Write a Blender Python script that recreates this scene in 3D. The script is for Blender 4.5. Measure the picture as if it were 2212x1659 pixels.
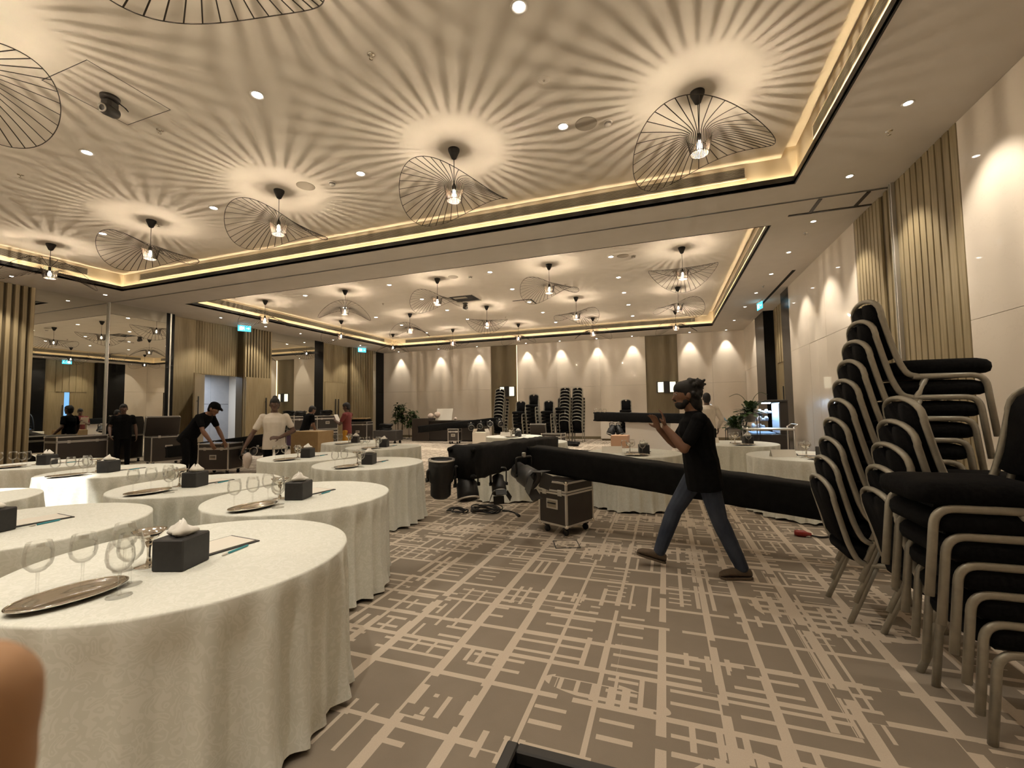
import bpy, bmesh, math, random
from mathutils import Vector, Matrix, Quaternion
PI = math.pi
R = math.radians
C = bpy.context.scene.collection
sc = bpy.context.scene
for o in list(bpy.data.objects): bpy.data.objects.remove(o)

# ------------------------------------------------------------------ camera, world, exposure
F_PX, W_PX = 939.64, 2212
cam_d = bpy.data.cameras.new('camera'); cam = bpy.data.objects.new('camera', cam_d); C.objects.link(cam)
cam_d.sensor_width = 36.0; cam_d.lens = 36.0 * F_PX / W_PX
cam_d.clip_start = 0.01; cam_d.clip_end = 100
_yaw, _pit, _rol = R(19.387), R(3.192), R(-0.844)
_f = Vector((-math.sin(_yaw) * math.cos(_pit), math.cos(_yaw) * math.cos(_pit), math.sin(_pit)))
_r0 = Vector((math.cos(_yaw), math.sin(_yaw), 0)); _u0 = _r0.cross(_f)
_r = math.cos(_rol) * _r0 + math.sin(_rol) * _u0
_u = -math.sin(_rol) * _r0 + math.cos(_rol) * _u0
_m = Matrix((_r, _u, -_f)).transposed().to_4x4(); _m.translation = Vector((0, 0, 1.45))
cam.matrix_world = _m
cam_d.dof.use_dof = True; cam_d.dof.focus_distance = 5.0; cam_d.dof.aperture_fstop = 15.0
sc.camera = cam
w = bpy.data.worlds.new('World'); sc.world = w; w.use_nodes = True
w.node_tree.nodes['Background'].inputs[0].default_value = (0.9, 0.85, 0.75, 1)
w.node_tree.nodes['Background'].inputs[1].default_value = 0.0
sc.view_settings.view_transform = 'Standard'; sc.view_settings.look = 'None'
sc.view_settings.gamma = 1.0; sc.view_settings.use_curve_mapping = False
sc.view_settings.exposure = 0.22
cy = sc.cycles
cy.use_denoising = True; cy.max_bounces = 7; cy.diffuse_bounces = 4; cy.glossy_bounces = 3
cy.use_adaptive_sampling = True; cy.adaptive_threshold = .035; cy.adaptive_min_samples = 16; cy.transparent_max_bounces = 16; cy.transmission_bounces = 4
cy.caustics_reflective = False; cy.caustics_refractive = False
cy.sample_clamp_indirect = 4.0; cy.sample_clamp_direct = 0
WARM = (1.0, 0.83, 0.62); COVE = (1.0, 0.76, 0.44); NEUT = (1.0, 0.90, 0.75)
P_PENDANT, P_DOWN, P_WASH, E_COVE = 43.0, 86.0, 125.0, 66.0

# ------------------------------------------------------------------ materials
MT = {}
def mat(name, col, rough=0.6, metal=0.0, spec=0.5, coat=0.0, coat_r=0.05, emit=None, es=0.0, ior=None):
    if name in MT: return MT[name]
    m = bpy.data.materials.new(name); m.use_nodes = True
    b = m.node_tree.nodes['Principled BSDF']
    b.inputs['Base Color'].default_value = (*col, 1); b.inputs['Roughness'].default_value = rough
    b.inputs['Metallic'].default_value = metal; b.inputs['Specular IOR Level'].default_value = spec
    b.inputs['Coat Weight'].default_value = coat; b.inputs['Coat Roughness'].default_value = coat_r
    if ior: b.inputs['IOR'].default_value = ior
    if emit: b.inputs['Emission Color'].default_value = (*emit, 1); b.inputs['Emission Strength'].default_value = es
    MT[name] = m; return m
class NT:
    """tiny node builder"""
    def __init__(s, m): s.t = m.node_tree; s.b = s.t.nodes['Principled BSDF']
    def n(s, typ, **kw):
        nd = s.t.nodes.new(typ)
        for k, v in kw.items(): setattr(nd, k, v)
        return nd
    def l(s, a, b): s.t.links.new(a, b)
    def val(s, sock, v):
        if hasattr(v, 'links') or isinstance(v, bpy.types.NodeSocket): s.l(v, sock)
        else: sock.default_value = v
    def math(s, op, a, b=0.0, c=None):
        nd = s.n('ShaderNodeMath', operation=op); s.val(nd.inputs[0], a); s.val(nd.inputs[1], b)
        if c is not None: s.val(nd.inputs[2], c)
        return nd.outputs[0]
    def mix(s, f, a, b):
        nd = s.n('ShaderNodeMix', data_type='RGBA'); s.val(nd.inputs[0], f)
        for k, v in ((6, a), (7, b)):
            if isinstance(v, tuple): nd.inputs[k].default_value = (*v, 1)
            else: s.l(v, nd.inputs[k])
        return nd.outputs[2]
    def pos(s): return s.n('ShaderNodeNewGeometry').outputs['Position']
    def obj(s): return s.n('ShaderNodeTexCoord').outputs['Object']
    def scale(s, v, sx, sy, sz):
        nd = s.n('ShaderNodeMapping'); nd.inputs['Scale'].default_value = (sx, sy, sz); s.l(v, nd.inputs[0]); return nd.outputs[0]
    def noise(s, v, sc, det=4, rough=.55):
        nd = s.n('ShaderNodeTexNoise'); nd.inputs['Scale'].default_value = sc; nd.inputs['Detail'].default_value = det
        nd.inputs['Roughness'].default_value = rough; s.l(v, nd.inputs['Vector']); return nd.outputs[0]
    def bump(s, h, st, dist=.01):
        nd = s.n('ShaderNodeBump'); nd.inputs['Strength'].default_value = st; nd.inputs['Distance'].default_value = dist
        s.l(h, nd.inputs['Height']); s.l(nd.outputs[0], s.b.inputs['Normal'])
def mottled(name, a, b, scale, rough=.7, stretch=(1, 1, 1), bump=0, obj=True, lo=.35, hi=.65, **kw):
    if name in MT: return MT[name]
    m = mat(name, a, rough, **kw); t = NT(m)
    v = t.scale(t.obj() if obj else t.pos(), *stretch)
    n = t.noise(v, scale)
    mr = t.n('ShaderNodeMapRange'); mr.inputs[1].default_value = lo; mr.inputs[2].default_value = hi; t.l(n, mr.inputs[0])
    t.l(t.mix(mr.outputs[0], a, b), t.b.inputs['Base Color'])
    if bump: t.bump(n, bump)
    return m
def emis(name, col, st):
    if name in MT: return MT[name]
    m = bpy.data.materials.new(name); m.use_nodes = True; t = m.node_tree
    t.nodes.remove(t.nodes['Principled BSDF'])
    e = t.nodes.new('ShaderNodeEmission'); e.inputs[0].default_value = (*col, 1); e.inputs[1].default_value = st
    t.links.new(e.outputs[0], t.nodes['Material Output'].inputs[0]); MT[name] = m; return m
def glassy(name, tint=(.97, .98, .97), refl=.9, edge=.35, gain=.45):
    if name in MT: return MT[name]
    m = bpy.data.materials.new(name); m.use_nodes = True; t = m.node_tree
    t.nodes.remove(t.nodes['Principled BSDF'])
    tr = t.nodes.new('ShaderNodeBsdfTransparent'); tr.inputs[0].default_value = (*tint, 1)
    gl = t.nodes.new('ShaderNodeBsdfGlossy'); gl.inputs['Roughness'].default_value = .02; gl.inputs[0].default_value = (refl, refl, refl, 1)
    lw = t.nodes.new('ShaderNodeLayerWeight'); lw.inputs[0].default_value = edge
    mu = t.nodes.new('ShaderNodeMath'); mu.operation = 'MULTIPLY'; mu.inputs[1].default_value = gain; t.links.new(lw.outputs['Fresnel'], mu.inputs[0])
    mx = t.nodes.new('ShaderNodeMixShader'); t.links.new(mu.outputs[0], mx.inputs[0])
    t.links.new(tr.outputs[0], mx.inputs[1]); t.links.new(gl.outputs[0], mx.inputs[2])
    t.links.new(mx.outputs[0], t.nodes['Material Output'].inputs[0]); MT[name] = m; return m

M_ceil = mottled('painted_ceiling', (.68, .62, .54), (.71, .65, .565), 3.0, .9, obj=False)
M_soffit = mottled('painted_soffit', (.68, .63, .57), (.71, .66, .60), 3.0, .9, obj=False)
M_cream = mat('cream_paint', (.72, .62, .46), .8)
M_blackboard = mat('black_fascia', (.012, .010, .009), .5)
M_wood = mottled('oak_veneer', (.215, .165, .085), (.285, .225, .13), 5.0, .5, stretch=(9, 9, .35), obj=False)
M_wood_d = mottled('oak_veneer_dark', (.060, .042, .018), (.085, .062, .028), 5.0, .55, stretch=(9, 9, .35), obj=False)
M_khaki = mottled('khaki_panel', (.165, .132, .075), (.185, .148, .085), 4.0, .6, stretch=(6, 6, .5), obj=False)
M_darkglass = mat('dark_glass_panel', (.008, .008, .008), .18, spec=.15)
M_mirror = mat('mirror_glass', (.86, .86, .80), .0, metal=1.0)
M_steel = mat('brushed_steel', (.55, .53, .50), .28, metal=1.0)
M_chrome = mat('polished_silver', (.95, .92, .86), .10, metal=1.0)
M_alu = mat('aluminium_trim', (.60, .58, .54), .38, metal=.8)
M_champ = mottled('champagne_paint', (.33, .315, .265), (.38, .36, .305), 30, .42, metal=.35)
M_blackfab = mottled('black_upholstery', (.003, .003, .0035), (.007, .007, .0075), 60, .95, bump=.1, spec=.12)
M_sleeve = mottled('black_stretch_cover', (.0035, .0035, .0035), (.0075, .0075, .0075), 14, .8, bump=.15, spec=.18)
M_black = mat('black_plastic', (.008, .008, .0085), .5, spec=.35)
M_blackm = mat('black_metal', (.010, .010, .010), .4)
M_brownblk = mat('dark_laminate', (.030, .024, .020), .45)
M_leather = mottled('black_leatherette', (.011, .011, .012), (.016, .016, .017), 40, .5)
M_paper = mat('white_paper', (.78, .74, .66), .8)
M_tissue = mat('white_tissue', (.85, .82, .76), .85)
M_teal = mat('teal_barrel', (.05, .30, .36), .4)
M_glass = glassy('clear_glass', (.985, .985, .98), .9, .25, .40)
M_showglass = glassy('showcase_glass', (.95, .97, 1.0), .9, .25)
M_rib = mat('brown_ribbon', (.028, .018, .010), .6)
M_canopy = mat('black_canopy', (.008, .007, .006), .7)
M_cord = mat('black_cord', (.015, .012, .01), .6)
M_bulb = emis('filament_glow', WARM, P_PENDANT / (PI * 2 * PI * .0030 * .062))
M_lens = emis('downlight_lens', (1.0, .93, .85), 30.0)
M_wlens = emis('washlight_lens', (1.0, .92, .82), 22.0)
M_cove = emis('led_strip', COVE, E_COVE)
M_trimw = mat('white_trim', (.70, .66, .60), .5)
M_grille = mat('grille_metal', (.34, .30, .23), .5)
M_void = mat('dark_void', (.006, .005, .005), .9)
M_card = mottled('corrugated_cardboard', (.30, .20, .095), (.33, .225, .11), 8, .85)
M_peach = mat('peach_cardboard', (.52, .31, .19), .8)
M_white = mat('white_laminate', (.72, .66, .57), .4)
M_leaf = mottled('green_leaf', (.020, .045, .012), (.045, .085, .022), 6, .45)
M_stem = mat('brown_cane', (.06, .042, .022), .7)
M_pot = mat('grey_planter', (.30, .28, .26), .5)
M_skinD = mat('dark_brown_skin', (.085, .042, .026), .55)
M_skinM = mat('brown_skin', (.17, .085, .05), .55)
M_skinL = mat('tan_skin', (.40, .225, .115), .55)
M_hair = mat('black_hair', (.006, .005, .005), .7)
M_eye = mat('eye_white', (.30, .28, .26), .4)
M_tee = mottled('black_cotton', (.003, .003, .0033), (.006, .006, .0065), 30, .95, spec=.12)
M_jean = mottled('blue_denim', (.018, .027, .050), (.040, .052, .080), 7, .9, stretch=(1, 1, .6))
M_wshirt = mottled('white_cotton', (.62, .56, .48), (.68, .62, .54), 8, .9)
M_maroon = mat('maroon_cotton', (.13, .022, .020), .9)
M_mustard = mat('mustard_cotton', (.42, .21, .022), .9)
M_suede = mottled('brown_suede', (.085, .062, .042), (.11, .08, .055), 20, .9)
M_darkshoe = mat('black_shoe', (.01, .01, .01), .5)

def carpet():
    m = mat('patterned_carpet', (.3, .25, .2), .95, spec=.1); t = NT(m)
    p = t.pos(); sx = t.n('ShaderNodeSeparateXYZ'); t.l(p, sx.inputs[0]); X, Y = sx.outputs[0], sx.outputs[1]
    def lines(c, sc, wdt, seed):
        cc = t.math('ADD', c, seed)
        v = t.n('ShaderNodeTexVoronoi', voronoi_dimensions='1D', feature='DISTANCE_TO_EDGE'); v.inputs['Scale'].default_value = sc
        v.inputs['Randomness'].default_value = .85; t.l(cc, v.inputs['W'])
        # every line has its own width
        wn = t.n('ShaderNodeTexVoronoi', voronoi_dimensions='1D', feature='F1'); wn.inputs['Scale'].default_value = sc * .5; t.l(cc, wn.inputs['W'])
        s3 = t.n('ShaderNodeSeparateColor'); t.l(wn.outputs['Color'], s3.inputs[0])
        ww = t.math('MULTIPLY_ADD', s3.outputs[0], wdt * .9, wdt * .6)
        return t.math('LESS_THAN', v.outputs['Distance'], t.math('MULTIPLY', ww, sc * 1.0))
    def cells(sx_, sy_, seed, chan=0):
        cx = t.math('FLOOR', t.math('MULTIPLY', t.math('ADD', X, seed), sx_)); cy_ = t.math('FLOOR', t.math('MULTIPLY', t.math('ADD', Y, seed * .7), sy_))
        cb = t.n('ShaderNodeCombineXYZ'); t.l(cx, cb.inputs[0]); t.l(cy_, cb.inputs[1])
        wn = t.n('ShaderNodeTexWhiteNoise', noise_dimensions='2D'); t.l(cb.outputs[0], wn.inputs['Vector'])
        return wn.outputs['Value']
    # broad slow gate between open blocks and the fine plaid bands
    big = t.noise(t.scale(p, .34, .8, 1), 1.0, 1)
    bigf = t.math('GREATER_THAN', big, .575)
    A = t.math('MAXIMUM', lines(X, 3.3, .0205, 3.1), lines(Y, 3.1, .0205, 11.7))
    # stubs: lines that only live in some cells
    B = t.math('MULTIPLY', lines(X, 9.0, .013, 7.7), t.math('GREATER_THAN', cells(3.2, 6.4, 20.3), .66))
    B2 = t.math('MULTIPLY', lines(Y, 9.0, .013, 5.2), t.math('GREATER_THAN', cells(6.4, 3.2, 41.9), .66))
    Fx = t.math('MAXIMUM', lines(X, 11, .019, 1.3), lines(Y, 11, .019, 2.9))
    Fx = t.math('MULTIPLY', Fx, bigf)
    Fx = t.math('MULTIPLY', Fx, t.math('GREATER_THAN', cells(9, 9, 5.5), .12))
    on = t.math('MAXIMUM', t.math('MAXIMUM', A, Fx), t.math('MAXIMUM', B, B2))
    on = t.math('MULTIPLY', on, t.math('GREATER_THAN', cells(13, 13, 9.1), .035))
    fine = t.noise(p, 160, 2); broad = t.noise(p, 5, 3)
    dk = t.mix(broad, (.205, .172, .135), (.265, .225, .18)); lt = t.mix(broad, (.58, .495, .40), (.64, .55, .45))
    col = t.mix(on, dk, lt); col = t.mix(t.math('MULTIPLY', fine, .35), col, (.27, .23, .185))
    t.l(col, t.b.inputs['Base Color'])
    h = t.math('ADD', t.math('MULTIPLY', on, .6), t.math('MULTIPLY', fine, .5)); t.bump(h, .35, .006)
    return m
M_carpet = carpet()
def stone():
    m = mat('cream_stone_panel', (.66, .58, .48), .32, spec=.5, coat=.55, coat_r=.03); t = NT(m)
    p = t.scale(t.pos(), 1, 1, 1.6); n = t.noise(p, 1.4, 6, .6)
    d = t.math('ABSOLUTE', t.math('SUBTRACT', n, .5)); v = t.math('LESS_THAN', d, .006)
    c = t.mix(t.noise(p, .8, 3), (.68, .605, .51), (.75, .67, .57)); c = t.mix(t.math('MULTIPLY', v, .08), c, (.45, .38, .30))
    t.l(c, t.b.inputs['Base Color']); return m
M_stone = stone()
def marble():
    m = mat('grey_marble', (.42, .42, .43), .3); t = NT(m)
    n = t.noise(t.scale(t.pos(), 1, 1, 1.3), 1.6, 8, .65); t.l(t.mix(n, (.30, .31, .34), (.52, .52, .52)), t.b.inputs['Base Color']); return m
M_marble = marble()
def damask():
    m = mat('white_damask', (.80, .79, .74), .75, spec=.25); t = NT(m)
    v = t.n('ShaderNodeTexVoronoi', feature='SMOOTH_F1'); v.inputs['Scale'].default_value = 11; wv = t.obj()
    nz = t.n('ShaderNodeTexNoise'); nz.inputs['Scale'].default_value = 6; t.l(wv, nz.inputs['Vector'])
    ad = t.n('ShaderNodeVectorMath', operation='ADD'); t.l(wv, ad.inputs[0]); t.l(nz.outputs['Color'], ad.inputs[1]); t.l(ad.outputs[0], v.inputs['Vector'])
    s = t.math('SINE', t.math('MULTIPLY', v.outputs['Distance'], 22.0)); g = t.math('GREATER_THAN', s, .15)
    t.l(t.mix(g, (.745, .755, .685), (.805, .81, .75)), t.b.inputs['Base Color'])
    rr = t.math('MULTIPLY_ADD', g, -.15, .8); t.l(rr, t.b.inputs['Roughness']); return m
M_cloth = damask()

# ------------------------------------------------------------------ mesh helper
class MB:
    def __init__(s): s.v = []; s.f = []; s.sm = []
    def add(s, vs, fs, smooth=False, mx=None):
        o = len(s.v); s.v += [tuple(mx @ Vector(v)) if mx else tuple(v) for v in vs]
        s.f += [tuple(i + o for i in f) for f in fs]; s.sm += [smooth] * len(fs); return s
    def box(s, lo, hi, mx=None):
        (a, b, c), (d, e, f) = lo, hi
        return s.add([(a, b, c), (d, b, c), (d, e, c), (a, e, c), (a, b, f), (d, b, f), (d, e, f), (a, e, f)],
                     [(0, 3, 2, 1), (4, 5, 6, 7), (0, 1, 5, 4), (1, 2, 6, 5), (2, 3, 7, 6), (3, 0, 4, 7)], False, mx)
    def bbox(s, lo, hi, b=.01, mx=None):
        c = [(lo[i] + hi[i]) / 2 for i in range(3)]; h = [(hi[i] - lo[i]) / 2 for i in range(3)]
        b = min(b, *[x * .49 for x in h]); V = []; I = {}
        for sx in (-1, 1):
            for sy in (-1, 1):
                for sz in (-1, 1):
                    for k in range(3):
                        p = [sx * h[0], sy * h[1], sz * h[2]]; sg = (sx, sy, sz)
                        for j in range(3):
                            if j != k: p[j] -= sg[j] * b
                        I[(sx, sy, sz, k)] = len(V); V.append([p[i] + c[i] for i in range(3)])
        Fc = []
        for k in range(3):
            i, j = [q for q in range(3) if q != k]
            for sg in (-1, 1):
                q = []
                for (a_, b_) in ((-1, -1), (1, -1), (1, 1), (-1, 1)):
                    t = [0, 0, 0]; t[k] = sg; t[i] = a_; t[j] = b_; q.append(I[(*t, k)])
                Fc.append(q)
        for k in range(3):
            i, j = [q for q in range(3) if q != k]
            for a_ in (-1, 1):
                for b_ in (-1, 1):
                    q = []
                    for (sg, kk) in ((-1, i), (1, i), (1, j), (-1, j)):
                        t = [0, 0, 0]; t[k] = sg; t[i] = a_; t[j] = b_; q.append(I[(*t, kk)])
                    Fc.append(q)
        for sx in (-1, 1):
            for sy in (-1, 1):
                for sz in (-1, 1): Fc.append([I[(sx, sy, sz, k)] for k in range(3)])
        cc = Vector(c); out = []
        for f in Fc:
            p = [Vector(V[i]) for i in f]; n = (p[1] - p[0]).cross(p[2] - p[0]); m = sum(p, Vector()) / len(p)
            out.append(f if n.dot(m - cc) > 0 else f[::-1])
        return s.add(V, out, False, mx)
    def lathe(s, prof, seg=24, mx=None, smooth=True, closed=False):
        V = []; Fc = []; n = len(prof)
        for i in range(seg):
            a = 2 * PI * i / seg
            for r, z in prof: V.append((r * math.cos(a), r * math.sin(a), z))
        for i in range(seg):
            j = (i + 1) % seg
            for k in range(n - 1): Fc.append((i * n + k, j * n + k, j * n + k + 1, i * n + k + 1))
            if closed: Fc.append((i * n + n - 1, j * n + n - 1, j * n, i * n))
        if not closed:
            if prof[0][0] > 1e-6: Fc.append([i * n for i in range(seg)][::-1])
            if prof[-1][0] > 1e-6: Fc.append([i * n + n - 1 for i in range(seg)])
        return s.add(V, Fc, smooth, mx)
    def shell(s, prof, seg=24, mx=None):     # open lathe, no caps
        V = []; Fc = []; n = len(prof)
        for i in range(seg):
            a = 2 * PI * i / seg
            for r, z in prof: V.append((r * math.cos(a), r * math.sin(a), z))
        for i in range(seg):
            j = (i + 1) % seg
            for k in range(n - 1): Fc.append((i * n + k, j * n + k, j * n + k + 1, i * n + k + 1))
        return s.add(V, Fc, True, mx)
    def tube(s, pts, rad, seg=8, mx=None, closed=False, cap=True, smooth=True, flat=None):
        P = [Vector(p) for p in pts]; n = len(P); rads = rad if isinstance(rad, (list, tuple)) else [rad] * n
        V = []; Fc = []; up = None
        for i in range(n):
            if closed: d = P[(i + 1) % n] - P[i - 1]
            else: d = (P[min(i + 1, n - 1)] - P[max(i - 1, 0)])
            d = d.normalized() if d.length > 1e-9 else Vector((0, 0, 1))
            if up is None:
                up = Vector((0, 0, 1)) if abs(d.z) < .9 else Vector((1, 0, 0))
            up = (up - d * up.dot(d))
            up = up.normalized() if up.length > 1e-6 else d.orthogonal().normalized()
            sd = d.cross(up)
            for k in range(seg):
                a = 2 * PI * (k + .5) / seg; fx, fy = flat if flat else (1, 1)
                V.append(P[i] + (sd * math.cos(a) * fx + up * math.sin(a) * fy) * rads[i])
        for i in range(n if closed else n - 1):
            j = (i + 1) % n
            for k in range(seg):
                l = (k + 1) % seg; Fc.append((i * seg + k, i * seg + l, j * seg + l, j * seg + k))
        if not closed and cap: Fc += [tuple(range(seg))[::-1], tuple(range((n - 1) * seg, n * seg))]
        return s.add(V, Fc, smooth, mx)
    def loft(s, rings, mx=None, smooth=True):   # rings: list of equal-length point lists, ends capped
        n = len(rings[0]); V = [p for r in rings for p in r]; Fc = []
        for i in range(len(rings) - 1):
            for k in range(n): Fc.append((i * n + k, i * n + (k + 1) % n, (i + 1) * n + (k + 1) % n, (i + 1) * n + k))
        Fc += [tuple(range(n))[::-1], tuple(range((len(rings) - 1) * n, len(rings) * n))]
        return s.add(V, Fc, smooth, mx)
    def prism(s, poly, z0, z1, mx=None):       # polygon in xy, extruded in z
        n = len(poly); V = [(x, y, z0) for x, y in poly] + [(x, y, z1) for x, y in poly]
        return s.add(V, [tuple(range(n))[::-1], tuple(range(n, 2 * n))] + [(i, (i + 1) % n, (i + 1) % n + n, i + n) for i in range(n)], False, mx)
    def sphere(s, c, r, seg=12, rings=8, mx=None, sc_=(1, 1, 1)):
        prof = [(math.sin(PI * i / rings) * r, -math.cos(PI * i / rings) * r) for i in range(rings + 1)]
        prof[0] = (0, -r); prof[-1] = (0, r)
        m = Matrix.Translation(Vector(c)) @ Matrix.Diagonal((*sc_, 1)); m = mx @ m if mx else m
        return s.lathe(prof, seg, m)
    def mesh(s, name, m):
        me = bpy.data.meshes.new(name); me.from_pydata(s.v, [], s.f)
        me.polygons.foreach_set('use_smooth', s.sm); me.materials.append(m); me.update()
        if len(s.v) < 6000:
            bm = bmesh.new(); bm.from_mesh(me); bmesh.ops.recalc_face_normals(bm, faces=bm.faces); bm.to_mesh(me); bm.free()
        return me
    def build(s, name, m, parent=None, loc=(0, 0, 0), rot=(0, 0, 0)):
        return put(name, s.mesh(name, m), parent, loc, rot)
def put(name, me, parent=None, loc=(0, 0, 0), rot=(0, 0, 0)):
    o = bpy.data.objects.new(name, me); C.objects.link(o)
    if parent: o.parent = parent
    o.location = loc; o.rotation_euler = rot; return o
def thing(name, label, cat, loc=(0, 0, 0), rz=0, group=None, rot=None):
    o = bpy.data.objects.new(name, None); C.objects.link(o); o.empty_display_size = .1
    o.location = loc; o.rotation_euler = rot or (0, 0, rz); o['label'] = label; o['category'] = cat
    if group: o['group'] = group
    return o
def tag(o, label, cat, group=None):
    o['label'] = label; o['category'] = cat
    if group: o['group'] = group
    return o
def struct(o): o['kind'] = 'structure'; return o
def stuff(o): o['kind'] = 'stuff'; return o
def dup(root, loc, rz=0, label=None, group=None, rot=None):
    r = root.copy(); C.objects.link(r); r.location = loc; r.rotation_euler = rot or (0, 0, rz)
    if label: r['label'] = label
    if group: r['group'] = group
    for ch in list(root.children):
        c = ch.copy(); C.objects.link(c); c.parent = r
        for g in list(ch.children):
            d = g.copy(); C.objects.link(d); d.parent = c
    return r
def lamp(kind, name, loc, power, col, size=.02, parent=None, rot=(0, 0, 0), cone=None, blend=.5):
    d = bpy.data.lights.new(name, kind); d.energy = power; d.color = col
    if kind in ('POINT', 'SPOT'): d.shadow_soft_size = size
    if kind == 'SPOT': d.spot_size = cone; d.spot_blend = blend
    o = bpy.data.objects.new(name, d); C.objects.link(o); o.location = loc; o.rotation_euler = rot
    if parent: o.parent = parent
    return o
def T(x=0, y=0, z=0): return Matrix.Translation((x, y, z))
def RZ(a): return Matrix.Rotation(a, 4, 'Z')
def RX(a): return Matrix.Rotation(a, 4, 'X')
def RY(a): return Matrix.Rotation(a, 4, 'Y')
def align(p, d):   # matrix whose z axis is d, at p
    return Matrix.Translation(Vector(p)) @ Vector(d).to_track_quat('Z', 'Y').to_matrix().to_4x4()
ORD = ['first', 'second', 'third', 'fourth', 'fifth', 'sixth', 'seventh', 'eighth', 'ninth', 'tenth', 'eleventh', 'twelfth']
# ------------------------------------------------------------------ room shell
XR, XL, YB, YF, ZS, ZC = 3.13, -14.4, 19.93, -5.0, 4.54, 4.97
def one(name, lo, hi, m, parent=None, b=0):
    q = MB(); q.bbox(lo, hi, b) if b else q.box(lo, hi); return q.build(name, m, parent)
struct(one('floor', (-17.6, YF, -.1), (5.0, YB + .4, 0), M_carpet))
# soffit with two openings
C1 = (-12.8, 1.8, -3.1, 6.93); C2 = (-12.75, 1.8, 8.45, 18.4)
q = MB(); S0, S1 = ZS, ZS + .04
for lo, hi in (((XL - .4, YF), (C1[0], YB)), ((C1[1], YF), (XR + .6, YB)), ((C1[0], YF), (C1[1], C1[2])), ((C1[0], C2[3]), (C1[1], YB)),
               ((C1[0], C1[3]), (C1[1], 7.525)), ((C1[0], 7.58), (C1[1], C2[2]))):
    if lo == (XL - .4, YF): 
        q.box((XL - .4, YF, S0), (C1[0], 7.525, S1)); q.box((XL - .4, 7.58, S0), (C1[0], YB, S1))
    elif lo == (C1[1], YF):
        q.box((C1[1], YF, S0), (XR + .6, 7.525, S1)); q.box((C1[1], 7.58, S0), (XR + .6, YB, S1))
    else: q.box((*lo, S0), (*hi, S1))
q.box((C1[0], C2[2], S0), (C2[0], C2[3], S1))
ceil = struct(q.build('ceiling', M_soffit))
q = MB(); q.box((XL - .4, 7.45, S1), (XR + .6, 7.66, S1 + .05)); q.build('track_recess', M_void, ceil)
for k, (a, b) in enumerate(((7.527, 7.533), (7.572, 7.578))):
    one('track_rail', (XL - .3, a, ZS - .006), (XR + .4, b, ZS + .03), M_alu, ceil)
# stacking bay lines of the folding partition near the right wall
for lo, hi in (((2.0, 8.085), (3.12, 8.13)), ((2.28, 7.60), (2.33, 8.13)), ((2.88, 7.60), (2.93, 8.13))):
    one('track_channel', (*lo, ZS - .012), (*hi, ZS + .002), M_brownblk, ceil)
def coffer(x0, x1, y0, y1, grilles):
    sb = .06
    q = MB()
    q.box((x0 - sb, y0 - sb, ZC), (x1 - .13, y1 + sb, ZC + .05))
    q.box((x1 - .13, y0 - sb, ZC + .14), (x1 + sb + .02, y1 + sb, ZC + .18))
    q.box((x1 - .15, y0 - sb, ZC + .05), (x1 - .13, y1 + sb, ZC + .18))
    q.build('coffer_ceiling', M_ceil, ceil)
    q = MB()
    q.box((x0 - sb - .02, y0 - sb, S1 - .005), (x0 - sb, y1 + sb, ZC + .02)); q.box((x1 + sb, y0 - sb, S1 - .005), (x1 + sb + .02, y1 + sb, ZC + .18))
    q.box((x0 - sb, y0 - sb - .02, S1 - .005), (x1 + sb, y0 - sb, ZC + .18)); q.box((x0 - sb, y1 + sb, S1 - .005), (x1 + sb, y1 + sb + .02, ZC + .18))
    q.build('cove_face', M_cream, ceil)
    z0, z1 = ZS - .003, ZS + .112
    for lo, hi in (((x0 - .018, y0 - .018), (x0, y1 + .018)), ((x1, y0 - .018), (x1 + .018, y1 + .018)), ((x0, y0 - .018), (x1, y0)), ((x0, y1), (x1, y1 + .018))):
        one('cove_fascia', (*lo, z0), (*hi, z1), M_blackboard, ceil)
    e = .022
    for lo, hi in (((x0 - e - .014, y0), (x0 - e, y1)), ((x1 + e, y0), (x1 + e + .014, y1)), ((x0, y0 - e - .014), (x1, y0 - e)), ((x0, y1 + e), (x1, y1 + e + .014))):
        one('led_strip', (*lo, S1 + .004), (*hi, S1 + .016), M_cove, ceil)
    gz0, gz1 = ZS + .222, ZS + .37
    for nm, ax, a, b, c, lab in grilles:
        g = thing('air_grille', lab, 'air vent', (0, 0, 0), group='linear air grilles along the ceiling coves')
        def gb(u0, u1, d0, d1, za, zb, mb):   # along axis, depth into the room
            if ax == 'x': mb.box((u0, c - d1 if nm > 0 else c + d0, za), (u1, c - d0 if nm > 0 else c + d1, zb))
            else: mb.box((c - d1 if nm > 0 else c + d0, u0, za), (c - d0 if nm > 0 else c + d1, u1, zb))
        m_ = MB(); gb(a, b, .001, .004, gz0, gz1, m_); m_.build('backing', M_void, g)
        m_ = MB(); gb(a - .02, b + .02, .001, .022, gz1, gz1 + .018, m_); gb(a - .02, b + .02, .001, .022, gz0 - .018, gz0, m_)
        gb(a - .02, a, .001, .022, gz0, gz1, m_); gb(b, b + .02, .001, .022, gz0, gz1, m_); m_.build('frame', M_cream, g)
        for k in range(7):
            z = gz0 + .012 + k * .0195; m_ = MB(); gb(a, b, .005, .02, z, z + .008, m_); m_.build('slat', M_grille, g)
coffer(*C1, [(1, 'x', -12.2, 1.2, C1[3] + .06, 'long slotted air grille on the near cove face, above the black edge'),
             (1, 'y', -2.5, 6.2, C1[1] + .06, 'slotted air grille on the right side of the near cove'),
             (-1, 'y', -2.5, 6.25, C1[0] - .06, 'slotted air grille on the left side of the near cove')])
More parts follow.
